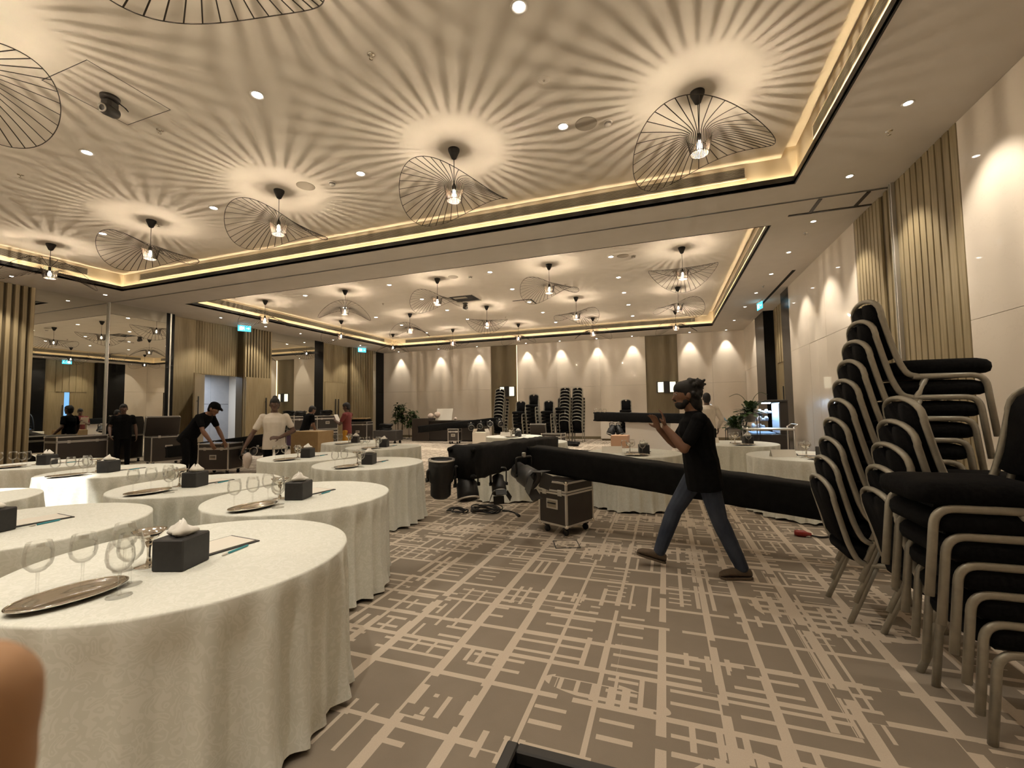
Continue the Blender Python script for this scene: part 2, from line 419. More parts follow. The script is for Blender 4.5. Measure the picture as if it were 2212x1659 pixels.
coffer(*C2, [(1, 'x', -12.05, 1.2, C2[3] + .06, 'long slotted air grille on the far cove, over the back wall'),
             (1, 'y', 8.9, 17.7, C2[1] + .06, 'slotted air grille on the right side of the far cove'),
             (-1, 'y', 8.9, 17.75, C2[0] - .06, 'slotted air grille on the left side of the far cove')])

# --- right wall
def slat_run(parent, axis_x, ys, z0, z1, wd, dp, m, sgn):
    me = MB().bbox((0, -wd / 2, z0), (sgn * dp, wd / 2, z1) if sgn > 0 else (0, wd / 2, z1), .004).mesh('slat', m) if sgn > 0 else \
         MB().bbox((-dp, -wd / 2, z0), (0, wd / 2, z1), .004).mesh('slat', m)
    for y in ys: put('slat', me, parent, (axis_x, y, 0))
wr = struct(one('wall_right', (XR + .06, YF, 0), (XR + .1, 13.88, ZS), M_void))
def panels(parent, x0, x1, cuts, zc):
    for a, b in zip(cuts[:-1], cuts[1:]):
        for c, d in zip(zc[:-1], zc[1:]):
            one('stone_panel', (x0, a + .002, c + .002), (x1, b - .002, d - .002), M_stone, parent, .0015)
panels(wr, XR, XR + .06, [YF, -1.6, 2.2, 6.03], [0, 2.32, ZS])
panels(wr, XR, XR + .06, [8.83, 10.42], [0, 2.82, ZS]); panels(wr, XR, XR + .06, [11.54, 13.08], [0, 2.82, ZS])
one('stone_panel', (XR, 10.422, 2.824), (XR + .06, 11.538, ZS), M_stone, wr)
one('wood_backing', (XR + .03, 6.03, 0), (XR + .06, 8.83, ZS), M_wood_d, wr)
slat_run(wr, XR + .031, [6.10 + .138 * k for k in range(10)], 0, ZS, .112, .036, M_wood, -1)
slat_run(wr, XR + .031, [7.56 + .138 * k for k in range(2)] + [7.93 + .115 * k for k in range(8)], 0, ZS, .092, .036, M_wood, -1)
one('partition_post', (XR - .05, 7.40, 0), (XR + .03, 7.425, ZS), M_alu, wr, .004); one('partition_post', (XR - .05, 7.445, 0), (XR + .03, 7.47, ZS), M_champ, wr, .004)
d = struct(thing('door_1', '', 'door')); del d['label'], d['category']
for a, b in ((10.424, 10.977), (10.983, 11.536)): one('door_leaf', (XR + .002, a, .006), (XR + .05, b, 2.816), M_stone, d, .002)
one('dark_panel', (XR, 13.08, 0), (XR + .06, 13.88, ZS), M_darkglass, wr)
one('dark_panel', (XR, 16.2, 0), (XR + .06, 17.6, ZS), M_darkglass, wr)
one('jamb', (XR + .06, 13.80, 0), (XR + .34, 13.88, ZS), M_wood, wr); one('jamb', (XR + .0601, 16.2, 0), (XR + .34, 16.28, ZS), M_darkglass, wr)
XB = XR + .3
q = MB(); q.box((XB, 13.88, 2.75), (XB + .05, 16.2, ZS)); q.box((XB, 13.88, 0), (XB + .05, 14.15, 2.75)); q.box((XB, 15.85, 0), (XB + .05, 16.2, 2.75)); q.build('wood_panel', M_wood, wr)
slat_run(wr, XB, [14.55 + .3 * k for k in range(5)], 2.75, ZS, .2, .03, M_wood, -1)
d = struct(thing('door_2', '', 'door')); del d['label'], d['category']
one('door_leaf', (XB + .005, 14.15, .01), (XB + .045, 14.86, 2.745), M_wood, d, .003); one('door_leaf', (XB + .005, 15.10, .01), (XB + .045, 15.85, 2.745), M_wood, d, .003)
for y in (14.78, 15.18): one('door_handle', (XB - .06, y - .02, .8), (XB - .03, y + .02, 2.0), M_blackm, d, .006)
one('daylight_gap', (XB + .5, 14.3, 0), (XB + .52, 15.7, 2.75), emis('daylight_blue', (.25, .55, 1.0), 1.1), d)
one('jamb', (XB + .05, 14.1, 0), (XB + .5, 14.14, 2.75), M_wood, wr); one('jamb', (XB + .05, 15.86, 0), (XB + .5, 15.9, 2.75), M_wood, wr)
panels(wr, XR, XR + .06, [17.6, 18.84], [0, 2.84, ZS]); one('stone_panel', (XR, 18.842, 2.842), (XR + .06, YB, ZS), M_stone, wr)
d = struct(thing('door_3', '', 'door')); del d['label'], d['category']
one('door_leaf', (XR + .002, 18.846, .006), (XR + .05, 19.84, 2.836), M_stone, d, .002)
# --- back wall
wb = struct(one('wall_back', (XL - .3, YB + .1, 0), (XR + .6, YB + .14, ZS + .02), M_void))
def bpanels(cuts, zc):
    for a, b in zip(cuts[:-1], cuts[1:]):
        for c, d_ in zip(zc[:-1], zc[1:]): one('stone_panel', (a + .002, YB, c + .002), (b - .002, YB + .1, d_ - .002), M_stone, wb, .0015)
bpanels([XL, -12.3, -10.2, -8.11], [.12, 2.4, ZS]); bpanels([-6.74, -4.75, -2.76, -.77], [.12, 2.4, ZS]); bpanels([.55, 1.9, XR + .06], [.12, 2.4, ZS])
struct(one('baseboard_back', (XL, YB - .012, 0), (XR, YB + .09, .12), M_khaki))
for a, b in ((-8.11, -6.74), (-.77, .55)):
    one('khaki_panel', (a, YB + .06, .12), (b, YB + .09, ZS), M_khaki, wb)
one('led_strip', (-6.762, YB + .012, .2), (-6.742, YB + .05, ZS - .02), emis('led_edge', COVE, 3.0), wb)
for x, lab in ((-7.28, 'square wall sconce behind the tall chair stack on the left khaki panel'), (.07, 'square wall sconce glowing on the right khaki panel')):
    s = thing('wall_sconce', lab, 'wall lamp', (x, YB + .055, 2.27), group='sconces on the khaki panels')
    MB().bbox((-.42, -.02, -.25), (.42, 0, .25), .004).build('back_plate', M_brownblk, s)
    for sx in (-1, 1): MB().bbox((sx * .24 - .12, -.07, -.22), (sx * .24 + .12, -.021, .22), .02).build('diffuser', emis('sconce_glow', (1.0, .92, .66), 1.6), s)
    MB().bbox((-.13, -.12, -.25), (.13, -.0205, .25), .01).build('center_bar', M_blackm, s)
# --- left wall
q = MB(); q.box((XL - .9, YF, 0), (XL - .86, 9.2, ZS + .02)); q.box((XL - .9, 13.0, 0), (XL - .86, YB, ZS + .02)); q.box((XL - .9, 9.2, 3.0), (XL - .86, 13.0, ZS + .02))
wl = struct(q.build('wall_left', M_void))
one('wood_backing', (XL - .03, YF, 0), (XL, 6.02, ZS), M_wood_d, wl)
slat_run(wl, XL, [5.955 - .135 * k for k in range(40)], 0, ZS, .075, .07, M_wood, 1)
for a, b in ((6.02, 7.47), (7.53, 8.98), (12.73, 14.98), (18.98, 19.25)): one('mirror_panel', (XL - .02, a, 0), (XL, b, ZS), M_mirror, wl)
one('mirror_post', (XL - .02, 7.47, 0), (XL + .03, 7.497, ZS), M_champ, wl, .004); one('mirror_post', (XL - .02, 7.503, 0), (XL + .03, 7.53, ZS), M_alu, wl, .004)
for a, b in ((8.98, 9.22), (14.98, 15.5), (19.25, YB)): one('dark_panel', (XL - .3, a, 0), (XL, b, ZS), M_darkglass, wl)
one('mullion', (XL - .01, 9.08, 0), (XL + .02, 9.12, ZS), M_alu, wl)
XD = XL - .25
q = MB(); q.box((XD - .05, 9.22, 0), (XD, 10.35, ZS)); q.box((XD - .05, 10.35, 2.74), (XD, 11.55, ZS)); q.build('wood_panel', M_wood, wl)
slat_run(wl, XD, [10.1 + .09 * k for k in range(16)], 2.76, ZS, .075, .012, M_wood, 1)
q = MB(); q.box((XD - .05, 11.55, 0), (XL + .02, 12.73, ZS)); q.build('wood_panel', M_wood_d, wl)
slat_run(wl, XL + .02, [11.60 + .118 * k for k in range(10)], 0, ZS, .06, .09, M_wood, 1)
q = MB(); q.box((XD - .05, 15.5, 0), (XD + .1, 17.25, ZS)); q.build('wood_panel', M_wood, wl)
slat_run(wl, XD + .1, [15.62 + .095 * k for k in range(17)], 2.78, ZS, .08, .010, M_wood, 1)
q = MB(); q.box((XD - .05, 17.25, 0), (XL, 18.98, ZS)); q.build('wood_panel', M_wood_d, wl)
slat_run(wl, XL, [17.32 + .13 * k for k in range(13)], 0, ZS, .07, .09, M_wood, 1)
d = struct(thing('door_4', '', 'door')); del d['label'], d['category']
def leaf(parent, hx, hy, L, ang, hh=2.72, handle=.8):
    mx = T(hx, hy, 0) @ RZ(ang)
    MB().bbox((0, -.022, .01), (L, .022, hh), .003, mx).build('door_leaf', M_wood, parent)
    MB().bbox((L * handle - .022, -.085, .75), (L * handle + .022, -.055, 1.98), .006, mx).build('door_handle', M_blackm, parent)
    MB().bbox((L * handle - .022, .055, .75), (L * handle + .022, .085, 1.98), .006, mx).build('door_handle', M_blackm, parent)
    q = MB()
    for z in (.9, 1.82): q.box((L * handle - .01, -.06, z), (L * handle + .01, .06, z + .02), mx)
    q.build('handle_stud', M_blackm, parent)
leaf(d, XD + .02, 10.34, 1.0, R(-50), 2.72); leaf(d, XL + .15, 11.58, 1.0, R(88), 2.72, .78)
d = struct(thing('door_5', '', 'door')); del d['label'], d['category']
for a, b, hy in ((15.75, 16.47, 16.38), (16.48, 17.2, 16.57)):
    one('door_leaf', (XD + .1, a, .01), (XD + .13, b, 2.76), M_wood, d, .003); one('door_handle', (XD + .16, hy - .025, .8), (XD + .19, hy + .025, 2.0), M_blackm, d, .006)
# corridor behind the open door
cr = struct(one('wall_corridor', (-17.0, 8.6, 0), (-16.95, 13.6, 3.2), M_void))
for k in range(4):
    for z0, z1 in ((0, 1.78), (1.784, 3.1)): one('marble_slab', (-16.95, 9.9 + k * .78, z0 + .01), (-16.93, 10.674 + k * .78, z1), M_marble, cr, .002)
q = MB(); q.box((-17.0, 8.6, 2.95), (XD - .05, 13.6, 3.0)); struct(q.build('ceiling_corridor', M_white))
q = MB(); q.box((-17.0, 8.55, 0), (XD - .05, 8.6, 3)); q.box((-17.0, 13.0, 0), (XD - .05, 13.05, 3)); q.build('corridor_end', M_white, cr)
lamp('AREA', 'corridor_light', (-15.9, 11.2, 2.9), 60, (.80, .88, 1.0)).data.size = 1.2
one('wood_backing', (XL - .86, 18.98, 0), (XL - .8, YB, ZS), M_void, wl)
struct(one('wall_front', (XL - .9, YF - .1, 0), (XR + .6, YF, ZS + .7), M_soffit))
# ------------------------------------------------------------------ ceiling fixtures
def plan(x, y, z): return (x, y, z)
dl_ring = MB().lathe([(.052, 0), (.078, 0), (.080, -.006), (.074, -.010), (.054, -.004)], 24, closed=True).mesh('trim_ring', M_trimw)
dl_lens = MB().lathe([(.0, -.0015), (.0515, -.0015), (.0515, -.0005), (0, -.0005)], 20).mesh('lens', M_lens)
ws_lens = MB().lathe([(.0, -.0015), (.035, -.0015), (.035, -.0005), (0, -.0005)], 20).mesh('lens', M_wlens)
ws_ring = MB().lathe([(.036, 0), (.055, 0), (.056, -.005), (.052, -.008), (.038, -.003)], 24, closed=True).mesh('trim_ring', M_trimw)
def downlight(x, y, z, lab, power, cone=R(80), tilt=(0, 0), small=False, col=NEUT, grp='recessed downlights in the coffered ceiling'):
    t = thing('downlight', lab, 'downlight', (x, y, z), group=grp)
    put('trim_ring', ws_ring if small else dl_ring, t); put('lens', ws_lens if small else dl_lens, t)
    if power: lamp('SPOT', 'downlight_beam', (0, 0, -.03), power, col, .035, t, (tilt[0], tilt[1], 0), cone, .6)
XS = [-1.1, -4.17, -7.23, -10.25]
wh = ['rightmost', 'second from right', 'second from left', 'leftmost']
for ry, (y, nm) in enumerate(((1.72, 'overhead row beyond the top of the picture'), (3.46, 'row nearest the camera'), (5.2, 'row level with the front pendants'))):
    for k, x in enumerate(XS): downlight(x, y, ZC, f'round recessed downlight, {wh[k]} in the {nm}', P_DOWN)
for ry, y in enumerate((10.26, 12.0, 13.7, 15.4, 17.4)):
    for k, x in enumerate(XS): downlight(x, y, ZC, f'round recessed downlight in the far coffer, {ORD[ry]} row back, {wh[k]}', P_DOWN * 2.5)
for j, y in enumerate((0.0, -1.75)):
    for k, x in enumerate(XS): downlight(x, y, ZC, f'unseen round recessed downlight behind the camera, {wh[k]} of the {ORD[j]} row back', P_DOWN * 2.0)  # unseen rows continuing the grid, added to light the table skirts
RW = [3.0, 5.46, 6.98, 8.52, 10.1, 11.65, 13.48, 15.28, 17.57]
for k, y in enumerate(RW): downlight(2.465, y, ZS, f'small wall-washer along the right wall, {ORD[k]} from the camera end', P_WASH * 1.1, R(75), (0, R(-14)), True, grp='small downlights in the right soffit')
for k, y in enumerate((3.4, 5.29, 7.0, 10.11, 11.8, 13.4, 15.2, 17.0)): downlight(-13.6, y, ZS, f'small wall-washer along the left wall, {ORD[k]} from the camera end', P_WASH * 1.2, R(75), (0, R(14)), True, grp='small downlights in the left soffit')
for k, x in enumerate((-13.3, -10.9, -8.75, -6.2, -4.55, -2.85, -1.3, 1.05, 2.45)): downlight(x, 19.70, ZS, f'small wall-washer along the back wall, {ORD[k]} from the left', P_WASH, R(58), (R(4), 0), True, grp='small downlights along the back wall')
# spot aimed at one table
lamp('SPOT', 'accent_beam', (-4.2, -1.9, 4.9), 3200, (1, .95, .86), .03, None, Vector((-2.12, 4.72, -4.38)).to_track_quat('-Z', 'Y').to_euler(), R(8), .3)

spk = MB().lathe([(0, -.004), (.125, -.006), (.135, -.003), (.135, 0)], 28).mesh('speaker_grille', mottled('speaker_mesh', (.33, .29, .235), (.36, .31, .25), 200, .9))
for x, y, lab in ((-.82, 5.25, 'round flush ceiling speaker beside the rightmost front downlight'), (-5.2, 5.19, 'round flush ceiling speaker between the front pendants'), (-5.24, 10.28, 'round ceiling speaker at the front of the far coffer, left one'), (-.83, 10.3, 'round ceiling speaker at the front of the far coffer, right one')):
    tag(put('ceiling_speaker', spk, None, (x, y, ZC)), lab, 'speaker', 'ceiling speakers')
def smoke(x, y, z, lab):
    t = thing('smoke_detector', lab, 'smoke detector', (x, y, z), group='smoke detectors')
    MB().lathe([(0, -.012), (.055, -.012), (.055, 0)], 20).build('base', M_trimw, t)
    MB().lathe([(0, -.052), (.03, -.05), (.042, -.04), (.042, -.012), (0, -.012)], 20).build('sensor_head', M_trimw, t)
    for k in range(2): MB().lathe([(.0425, -.022 - k * .012), (.0435, -.022 - k * .012), (.0435, -.027 - k * .012), (.0425, -.027 - k * .012)], 20, closed=True).build('vent_slot', M_brownblk, t)
for x, y, lab in ((-.56, 5.31, 'smoke detector beside the speaker, right of the front row'), (-4.74, 5.25, 'smoke detector beside the speaker, left of the second front pendant'), (-4.8, 10.42, 'smoke detector in the far coffer beside the left speaker'), (-.6, 10.4, 'smoke detector in the far coffer beside the right speaker')): smoke(x, y, ZC, lab)
def sprinkler(x, y, z, lab):
    t = thing('fire_sprinkler', lab, 'sprinkler', (x, y, z), group='fire sprinklers')
    MB().lathe([(0, -.008), (.034, -.006), (.04, 0)], 16).build('escutcheon', M_chrome, t)
    MB().lathe([(0, -.045), (.02, -.045), (.02, -.041), (.006, -.04), (.006, -.006), (0, -.006)], 12).build('deflector', M_chrome, t)
for x, y, z, lab in ((-2.64, 3.44, ZC, 'fire sprinkler left of the top downlight'), (-5.82, 3.49, ZC, 'fire sprinkler beside the camera hatch'), (-8.8, 3.46, ZC, 'fire sprinkler at far left of the near ceiling'), (-8.8, 5.3, ZC, 'fire sprinkler beside the second pendant from left'),
                     (2.5, 5.96, ZS, 'fire sprinkler in the right soffit, nearest'), (2.49, 9.05, ZS, 'fire sprinkler in the right soffit, second'), (2.49, 12.71, ZS, 'fire sprinkler in the right soffit, farthest'), (-2.6, 12.1, ZC, 'fire sprinkler at the front middle of the far coffer'), (-5.7, 15.6, ZC, 'fire sprinkler left of centre in the far coffer'), (-8.7, 12.0, ZC, 'fire sprinkler at left in the far coffer'), (-2.6, 15.6, ZC, 'fire sprinkler at the back right of the far coffer'), (.3, 12.0, ZC, 'fire sprinkler behind the nearest right pendant of the far coffer')): sprinkler(x, y, z, lab)
t = thing('detector_plate', 'round blank plate with a small tip in the near ceiling', 'sensor', (-1.12, 4.36, ZC))
MB().lathe([(0, -.005), (.06, -.004), (.065, 0)], 24).build('cover', M_ceil, t); MB().lathe([(0, -.02), (.01, -.018), (.012, -.004)], 12).build('tip', M_chrome, t)
# hatch seams
def hatch(x0, y0, x1, y1, lab, open_=False):
    t = thing('access_hatch', lab, 'hatch', (0, 0, 0)); w_ = .006
    q = MB()
    for lo, hi in (((x0, y0), (x1, y0 + w_)), ((x0, y1 - w_), (x1, y1)), ((x0, y0), (x0 + w_, y1)), ((x1 - w_, y0), (x1, y1))): q.box((*lo, ZC - .002), (*hi, ZC + .0005))
    q.build('seam', M_brownblk, t)
    if open_:
        MB().box((x0 + .02, y0 + .02, ZC - .003), (x1 - .02, y1 - .02, ZC - .001)).build('opening', M_void, t)
        MB().box((x0 + .1, y0 + .12, ZC - .006), (x0 + .55, y0 + .32, ZC - .003)).build('duct', M_grille, t)
        MB().box((x0 - .02, y1 - .03, ZC - .03), (x1 + .02, y1, ZC - .002)).build('frame', M_ceil, t)
    return t
hatch(-6.08, 2.51, -5.31, 3.29, 'square ceiling hatch seam around the near ceiling camera')
hatch(-6.36, 12.1, -5.52, 12.8, 'open black ceiling hatch in the far coffer', True)
t = thing('access_hatch', 'L-shaped dark gap of a loose hatch in the far coffer', 'hatch')
MB().box((-4.63, 13.32, ZC - .01), (-3.99, 13.37, ZC + .001)).build('seam', M_void, t); MB().box((-4.03, 13.37, ZC - .01), (-3.99, 14.0, ZC + .001)).build('seam', M_void, t)
def ptz(x, y, rz, lab):
    t = thing('dome_camera', lab, 'camera', (x, y, ZC), rz, 'ceiling cameras')
    MB().lathe([(0, -.04), (.07, -.04), (.085, -.03), (.09, 0)], 24).build('base', M_brownblk, t)
    MB().bbox((-.06, -.07, -.15), (.06, .07, -.04), .03).build('yoke', mat('charcoal_plastic', (.03, .027, .024), .45), t)
    hd = MB().lathe([(0, -.085), (.055, -.08), (.062, -.05), (.062, .05), (.05, .085), (0, .09)], 20, T(0, 0, -.155) @ RX(PI / 2 + .25)).build('camera_head', mat('charcoal_plastic', (.03, .027, .024), .45), t)
    MB().lathe([(.03, .088), (.045, .088), (.045, .098), (.03, .098)], 18, T(0, 0, -.155) @ RX(PI / 2 + .25), closed=True).build('lens_ring', M_alu, hd)
    MB().tube([(.05, .06, -.03), (.09, .1, -.06), (.11, .11, -.09), (.09, .08, -.06)], .006, 6).build('cable_loop', M_black, t)
ptz(-5.72, 2.92, R(20), 'dark pan-tilt ceiling camera inside the near hatch'); ptz(-6.18, 13.0, R(60), 'dark pan-tilt ceiling camera by the open far hatch')
# exit signs
def exit_sign(x, y, rz, lab, z=ZS):
    t = thing('exit_sign', lab, 'exit sign', (x, y, z), rz, 'lit exit signs')
    MB().bbox((-.21, -.02, -.04), (.21, .02, 0), .004).build('housing', M_trimw, t)
    MB().bbox((-.2, -.008, -.25), (.2, .008, -.04), .002).build('panel', emis('exit_cyan', (.10, .62, .85), 1.6), t)
    for s in (-1, 1):
        q = MB(); mx = RZ(0 if s < 0 else PI)
        q.box((-.15, -.011, -.21), (-.05, -.0085, -.08), mx)                                   # doorway
        q.build('door_symbol', emis('exit_white', (.9, 1, 1), 2.2), t)
        q = MB()
        q.sphere((-.02, -.010, -.088), .014, 10, 6, mx, (1, .2, 1)); q.tube([(-.025, -.010, -.105), (-.03, -.010, -.15)], .012, 6, mx)
        q.tube([(-.03, -.010, -.15), (-.005, -.010, -.175), (-.01, -.010, -.21)], .008, 6, mx); q.tube([(-.03, -.010, -.15), (-.05, -.010, -.18), (-.075, -.010, -.185)], .008, 6, mx)
        q.tube([(-.025, -.010, -.112), (0, -.010, -.13), (.015, -.010, -.118)], .006, 6, mx); q.tube([(-.025, -.010, -.112), (-.05, -.010, -.125), (-.055, -.010, -.145)], .006, 6, mx)
        q.build('running_figure', emis('exit_white', (.9, 1, 1), 2.2), t)
        q = MB(); q.box((.06, -.011, -.155), (.12, -.0085, -.135), mx); q.add([(.12, -.010, -.185), (.12, -.010, -.105), (.165, -.010, -.145)], [(0, 1, 2)], False, mx)
        q.build('arrow_symbol', emis('exit_white', (.9, 1, 1), 2.2), t)
exit_sign(2.75, 14.6, R(100), 'cyan lit exit sign hanging by the right wall bay')
exit_sign(-13.9, 11.2, R(60), 'cyan lit exit sign hanging before the open door on the left')
exit_sign(-13.9, 17.5, R(60), 'cyan lit exit sign hanging before the far left doors')
one('slot_diffuser', (2.86, 11.5, ZS - .006), (2.93, 15.25, ZS + .001), M_void, ceil)
# ------------------------------------------------------------------ wire pendants
NR = 40; RIM = .72; AMP = .19
def rim_pt(a): return Vector((RIM * math.cos(a), RIM * math.sin(a), AMP * math.sin(2 * a) - .15))
def rib_mesh(mb, a):
    c, s_ = math.cos(a), math.sin(a); e = rim_pt(a); tg = Vector((-s_, c, 0))
    pts = []; wd = []
    for r, z in [(.098, -.215), (.112, -.14), (.126, -.06), (.134, -.012)]: pts.append(Vector((r * c, r * s_, z))); wd.append(.0080)
    for k in range(1, 8):
        u = k / 7.0; r = .134 + (RIM - .134) * u
        z = (-.012 + .02 * min(1, u * 6)) * (1 - u) + e.z * (u ** 1.35)
        pts.append(Vector((r * c, r * s_, z))); wd.append(.0075 + .0025 * u)
    rings = []
    for i, p in enumerate(pts):
        d = (pts[min(i + 1, len(pts) - 1)] - pts[max(i - 1, 0)]).normalized(); n = d.cross(tg).normalized() * .0012; t2 = tg * wd[i] * .5
        rings.append([p + t2 + n, p - t2 + n, p - t2 - n, p + t2 - n])
    mb.loft(rings, smooth=False)
rib_meshes = []
allr = MB()
for k in range(NR):
    m_ = MB(); rib_mesh(m_, 2 * PI * (k + .5) / NR); rib_meshes.append(m_.mesh('rib', M_rib)); rib_mesh(allr, 2 * PI * (k + .5) / NR)
ribs_all = allr.mesh('ribs', M_rib)
rim_me = MB().tube([rim_pt(2 * PI * k / 96) for k in range(96)], .0042, 5, closed=True).mesh('rim', M_rib)
ring_me = MB().tube([(.098 * math.cos(2 * PI * k / 32), .098 * math.sin(2 * PI * k / 32), -.215) for k in range(32)], .004, 5, closed=True).mesh('bottom_ring', M_rib)
DROP = .50
cone_me = MB().lathe([(0, .50), (.078, .50), (.076, .475), (.034, .375), (.012, .36), (0, .36)], 24).mesh('canopy', M_canopy)
cord_me = MB().tube([(0, 0, .37), (0, 0, -.02)], .0045, 6).mesh('cord', M_cord)
sock_me = MB().lathe([(0, .02), (.016, .02), (.024, -.01), (.026, -.06), (.016, -.066), (0, -.066)], 14).mesh('lamp_socket', M_canopy)
bulb_mat = bpy.data.materials.new('frosted_bulb'); bulb_mat.use_nodes = True; _t = bulb_mat.node_tree; _t.nodes.remove(_t.nodes['Principled BSDF'])
_a = _t.nodes.new('ShaderNodeBsdfTransparent'); _b = _t.nodes.new('ShaderNodeEmission'); _b.inputs[0].default_value = (1, .93, .80, 1); _b.inputs[1].default_value = 9.0
_x = _t.nodes.new('ShaderNodeMixShader'); _x.inputs[0].default_value = .22; _t.links.new(_a.outputs[0], _x.inputs[1]); _t.links.new(_b.outputs[0], _x.inputs[2]); _t.links.new(_x.outputs[0], _t.nodes['Material Output'].inputs[0])
bulb_me = MB().tube([(0, 0, -.148), (0, 0, -.086)], .0030, 6).mesh('filament', M_bulb)
glob_me = MB().lathe([(0, -.178), (.02, -.173), (.033, -.148), (.03, -.115), (.016, -.066)], 16).mesh('bulb_glass', bulb_mat)
diff_me = MB().shell([(.092, -.205), (.119, -.02)], 32).mesh('inner_sleeve', glassy('sleeve_film', (.93, .93, .93), .8, .3))
def pendant(x, y, spin, lab, single):
    v = math.atan2(-x, y)
    t = thing('pendant_lamp', lab, 'pendant lamp', (x, y, ZC - DROP), v + spin, 'wire brim pendant lamps')
    put('canopy', cone_me, t); put('cord', cord_me, t); put('lamp_socket', sock_me, t); put('filament', bulb_me, t); put('bulb_glass', glob_me, t)
    put('rim', rim_me, t); put('bottom_ring', ring_me, t)
    if single:
        for me in rib_meshes: put('rib', me, t)
    else: stuff(put('ribs', ribs_all, t))
PX = [.45, -2.6, -5.7, -8.75, -11.85]
pw = ['rightmost', 'second from right', 'middle', 'second from left', 'leftmost']
rows = [(-1.7, 'unseen row behind the camera', [0, 0, 0, 0, 0], False), (1.72, 'overhead row', [0, 0, 90, 0, 0], True), (5.15, 'front ceiling row', [24, 0, 0, -8, 40], True),  # the rear pendant row is unseen, added for light on the skirts
        (10.25, 'far coffer front row', [-45, 0, 5, 45, 20], False), (13.68, 'far coffer middle row', [85, 95, -42, 30, 10], False), (17.1, 'far coffer back row', [30, 60, 15, -20, 50], False)]
for y, nm, sp, single in rows:
    for k, x in enumerate(PX):
        pendant(x, y, R(sp[k]), f'wire pendant lamp with wavy brim, {pw[k]} of the {nm}', single and not (y < 2 and k not in (1, 2)))
# ------------------------------------------------------------------ banquet tables
def cloth_mesh(seed, rt=.697, hem=.015, folds=26, amp=.058):
    rnd = random.Random(seed); n = 288; V = []; Fc = []
    ph = [rnd.uniform(0, 2 * PI) for _ in range(6)]
    def fold(a):
        w1 = math.sin(folds * .5 * a + ph[0] + .9 * math.sin(3 * a + ph[1])); w2 = math.sin(round(folds * .85) * a + ph[2] + 1.2 * math.sin(2 * a + ph[3]))
        return .62 * (1 - 2 * abs(w1) ** 1.3) * .9 + .30 * w2 + .22 * math.sin(7 * a + ph[4])
    rings = [(0.25, .758, 0), (.5, .758, 0), (.66, .758, 0), (rt - .008, .7575, 0), (rt - .002, .7545, .0), (rt + .001, .747, .02)]
    for k in range(1, 15):
        u = k / 14; rings.append((rt + .002 + .022 * u ** 4, .742 - (.742 - hem) * u, u))
    V.append((0, 0, .758))
    for r, z, u in rings:
        for i in range(n):
            a = 2 * PI * i / n; f = fold(a); d = amp * (max(f, -.5) - .36) * min(1, u * 5) ** 1.2 * (.62 + .38 * u) if u > 0 else 0
            if u > .9: d += .012 * math.sin(9 * a + ph[5])
            zz = z + (0.010 * (1 + math.sin(11 * a + ph[5])) if u >= .999 else 0)
            V.append(((r + d) * math.cos(a), (r + d) * math.sin(a), zz))
    for i in range(n): Fc.append((0, 1 + i, 1 + (i + 1) % n))
    for k in range(len(rings) - 1):
        for i in range(n):
            a_, b_ = 1 + k * n + i, 1 + k * n + (i + 1) % n; Fc.append((a_, a_ + n, b_ + n, b_))
    return MB().add(V, Fc, True)
cl_meshes = [cloth_mesh(s_, folds=f_).mesh('tablecloth', M_cloth) for s_, f_ in ((1, 24), (2, 28), (3, 26))]
top_me = MB().lathe([(0, .735), (.65, .735), (.65, .754), (0, .754)], 48, smooth=False).mesh('tabletop', M_wood)
ped_me = MB().lathe([(0, 0), (.26, 0), (.26, .02), (.05, .05), (.05, .7), (.15, .734), (0, .734)], 24).mesh('pedestal', M_blackm)
def table(x, y, lab, k):
    t = thing('round_table', lab, 'table', (x, y, 0), group='round tables under white cloths')
    put('tablecloth', cl_meshes[k % 3], t, rot=(0, 0, k * 1.31)); put('tabletop', top_me, t); put('pedestal', ped_me, t)
TB = {'T1': (-2.19, 1.52, 'nearest', 'nearest round table at bottom left, damask cloth draped to the carpet'),
 'T4': (-3.9, 1.56, 'left-edge', 'round white table at the left edge, just behind the nearest one'),
 'T6': (-5.69, 1.74, 'far left-edge', 'white table of which only the right end shows at far left edge'),
 'T2': (-2.87, 2.86, 'second aisle', 'second round white table along the carpet aisle'),
 'T3': (-4.31, 3.04, 'inner', 'round white table left of the second aisle table'),
 'T5': (-6.41, 3.47, 'spotlit', 'spotlit round white table with bright folds before the mirror'),
 'T7': (-8.3, 3.75, 'slat-side', 'farthest left white table in front of the slatted wall'),
 'T9': (-3.73, 4.85, 'third aisle', 'third round white table along the aisle, left of the truss end'),
 'T8': (-5.18, 5.3, 'server-side', 'round white table in front of the man in white polo'),
 'T11': (-5.1, 7.07, 'fourth aisle', 'fourth round white table along the aisle, farthest of that line'),
 'T10': (-6.41, 7.88, 'carton-side', 'round white table beside the brown cardboard box'),
 'T12': (-3.57, 10.26, 'far middle', 'distant round white table before the stacked chairs at the back'),
 'T13': (-2.61, 8.7, 'truss-corner', 'white table showing only its right corner behind the truss joint'),
 'T13b': (-2.55, 6.95, 'under-truss', 'white table hidden by the truss, only its hem showing beneath'),
 'T14': (-.49, 6.85, 'behind-truss', 'round white table behind the long truss, left of the walking man'),
 'T15': (1.17, 8.83, 'far right', 'round white table right behind the walking man, by the potted plant'),
 'T16': (1.74, 6.85, 'chair-side', 'round white table behind the stacked chairs on the right')}
for k, (n_, v) in enumerate(TB.items()): table(v[0], v[1], v[3], k)
ZT = .7585
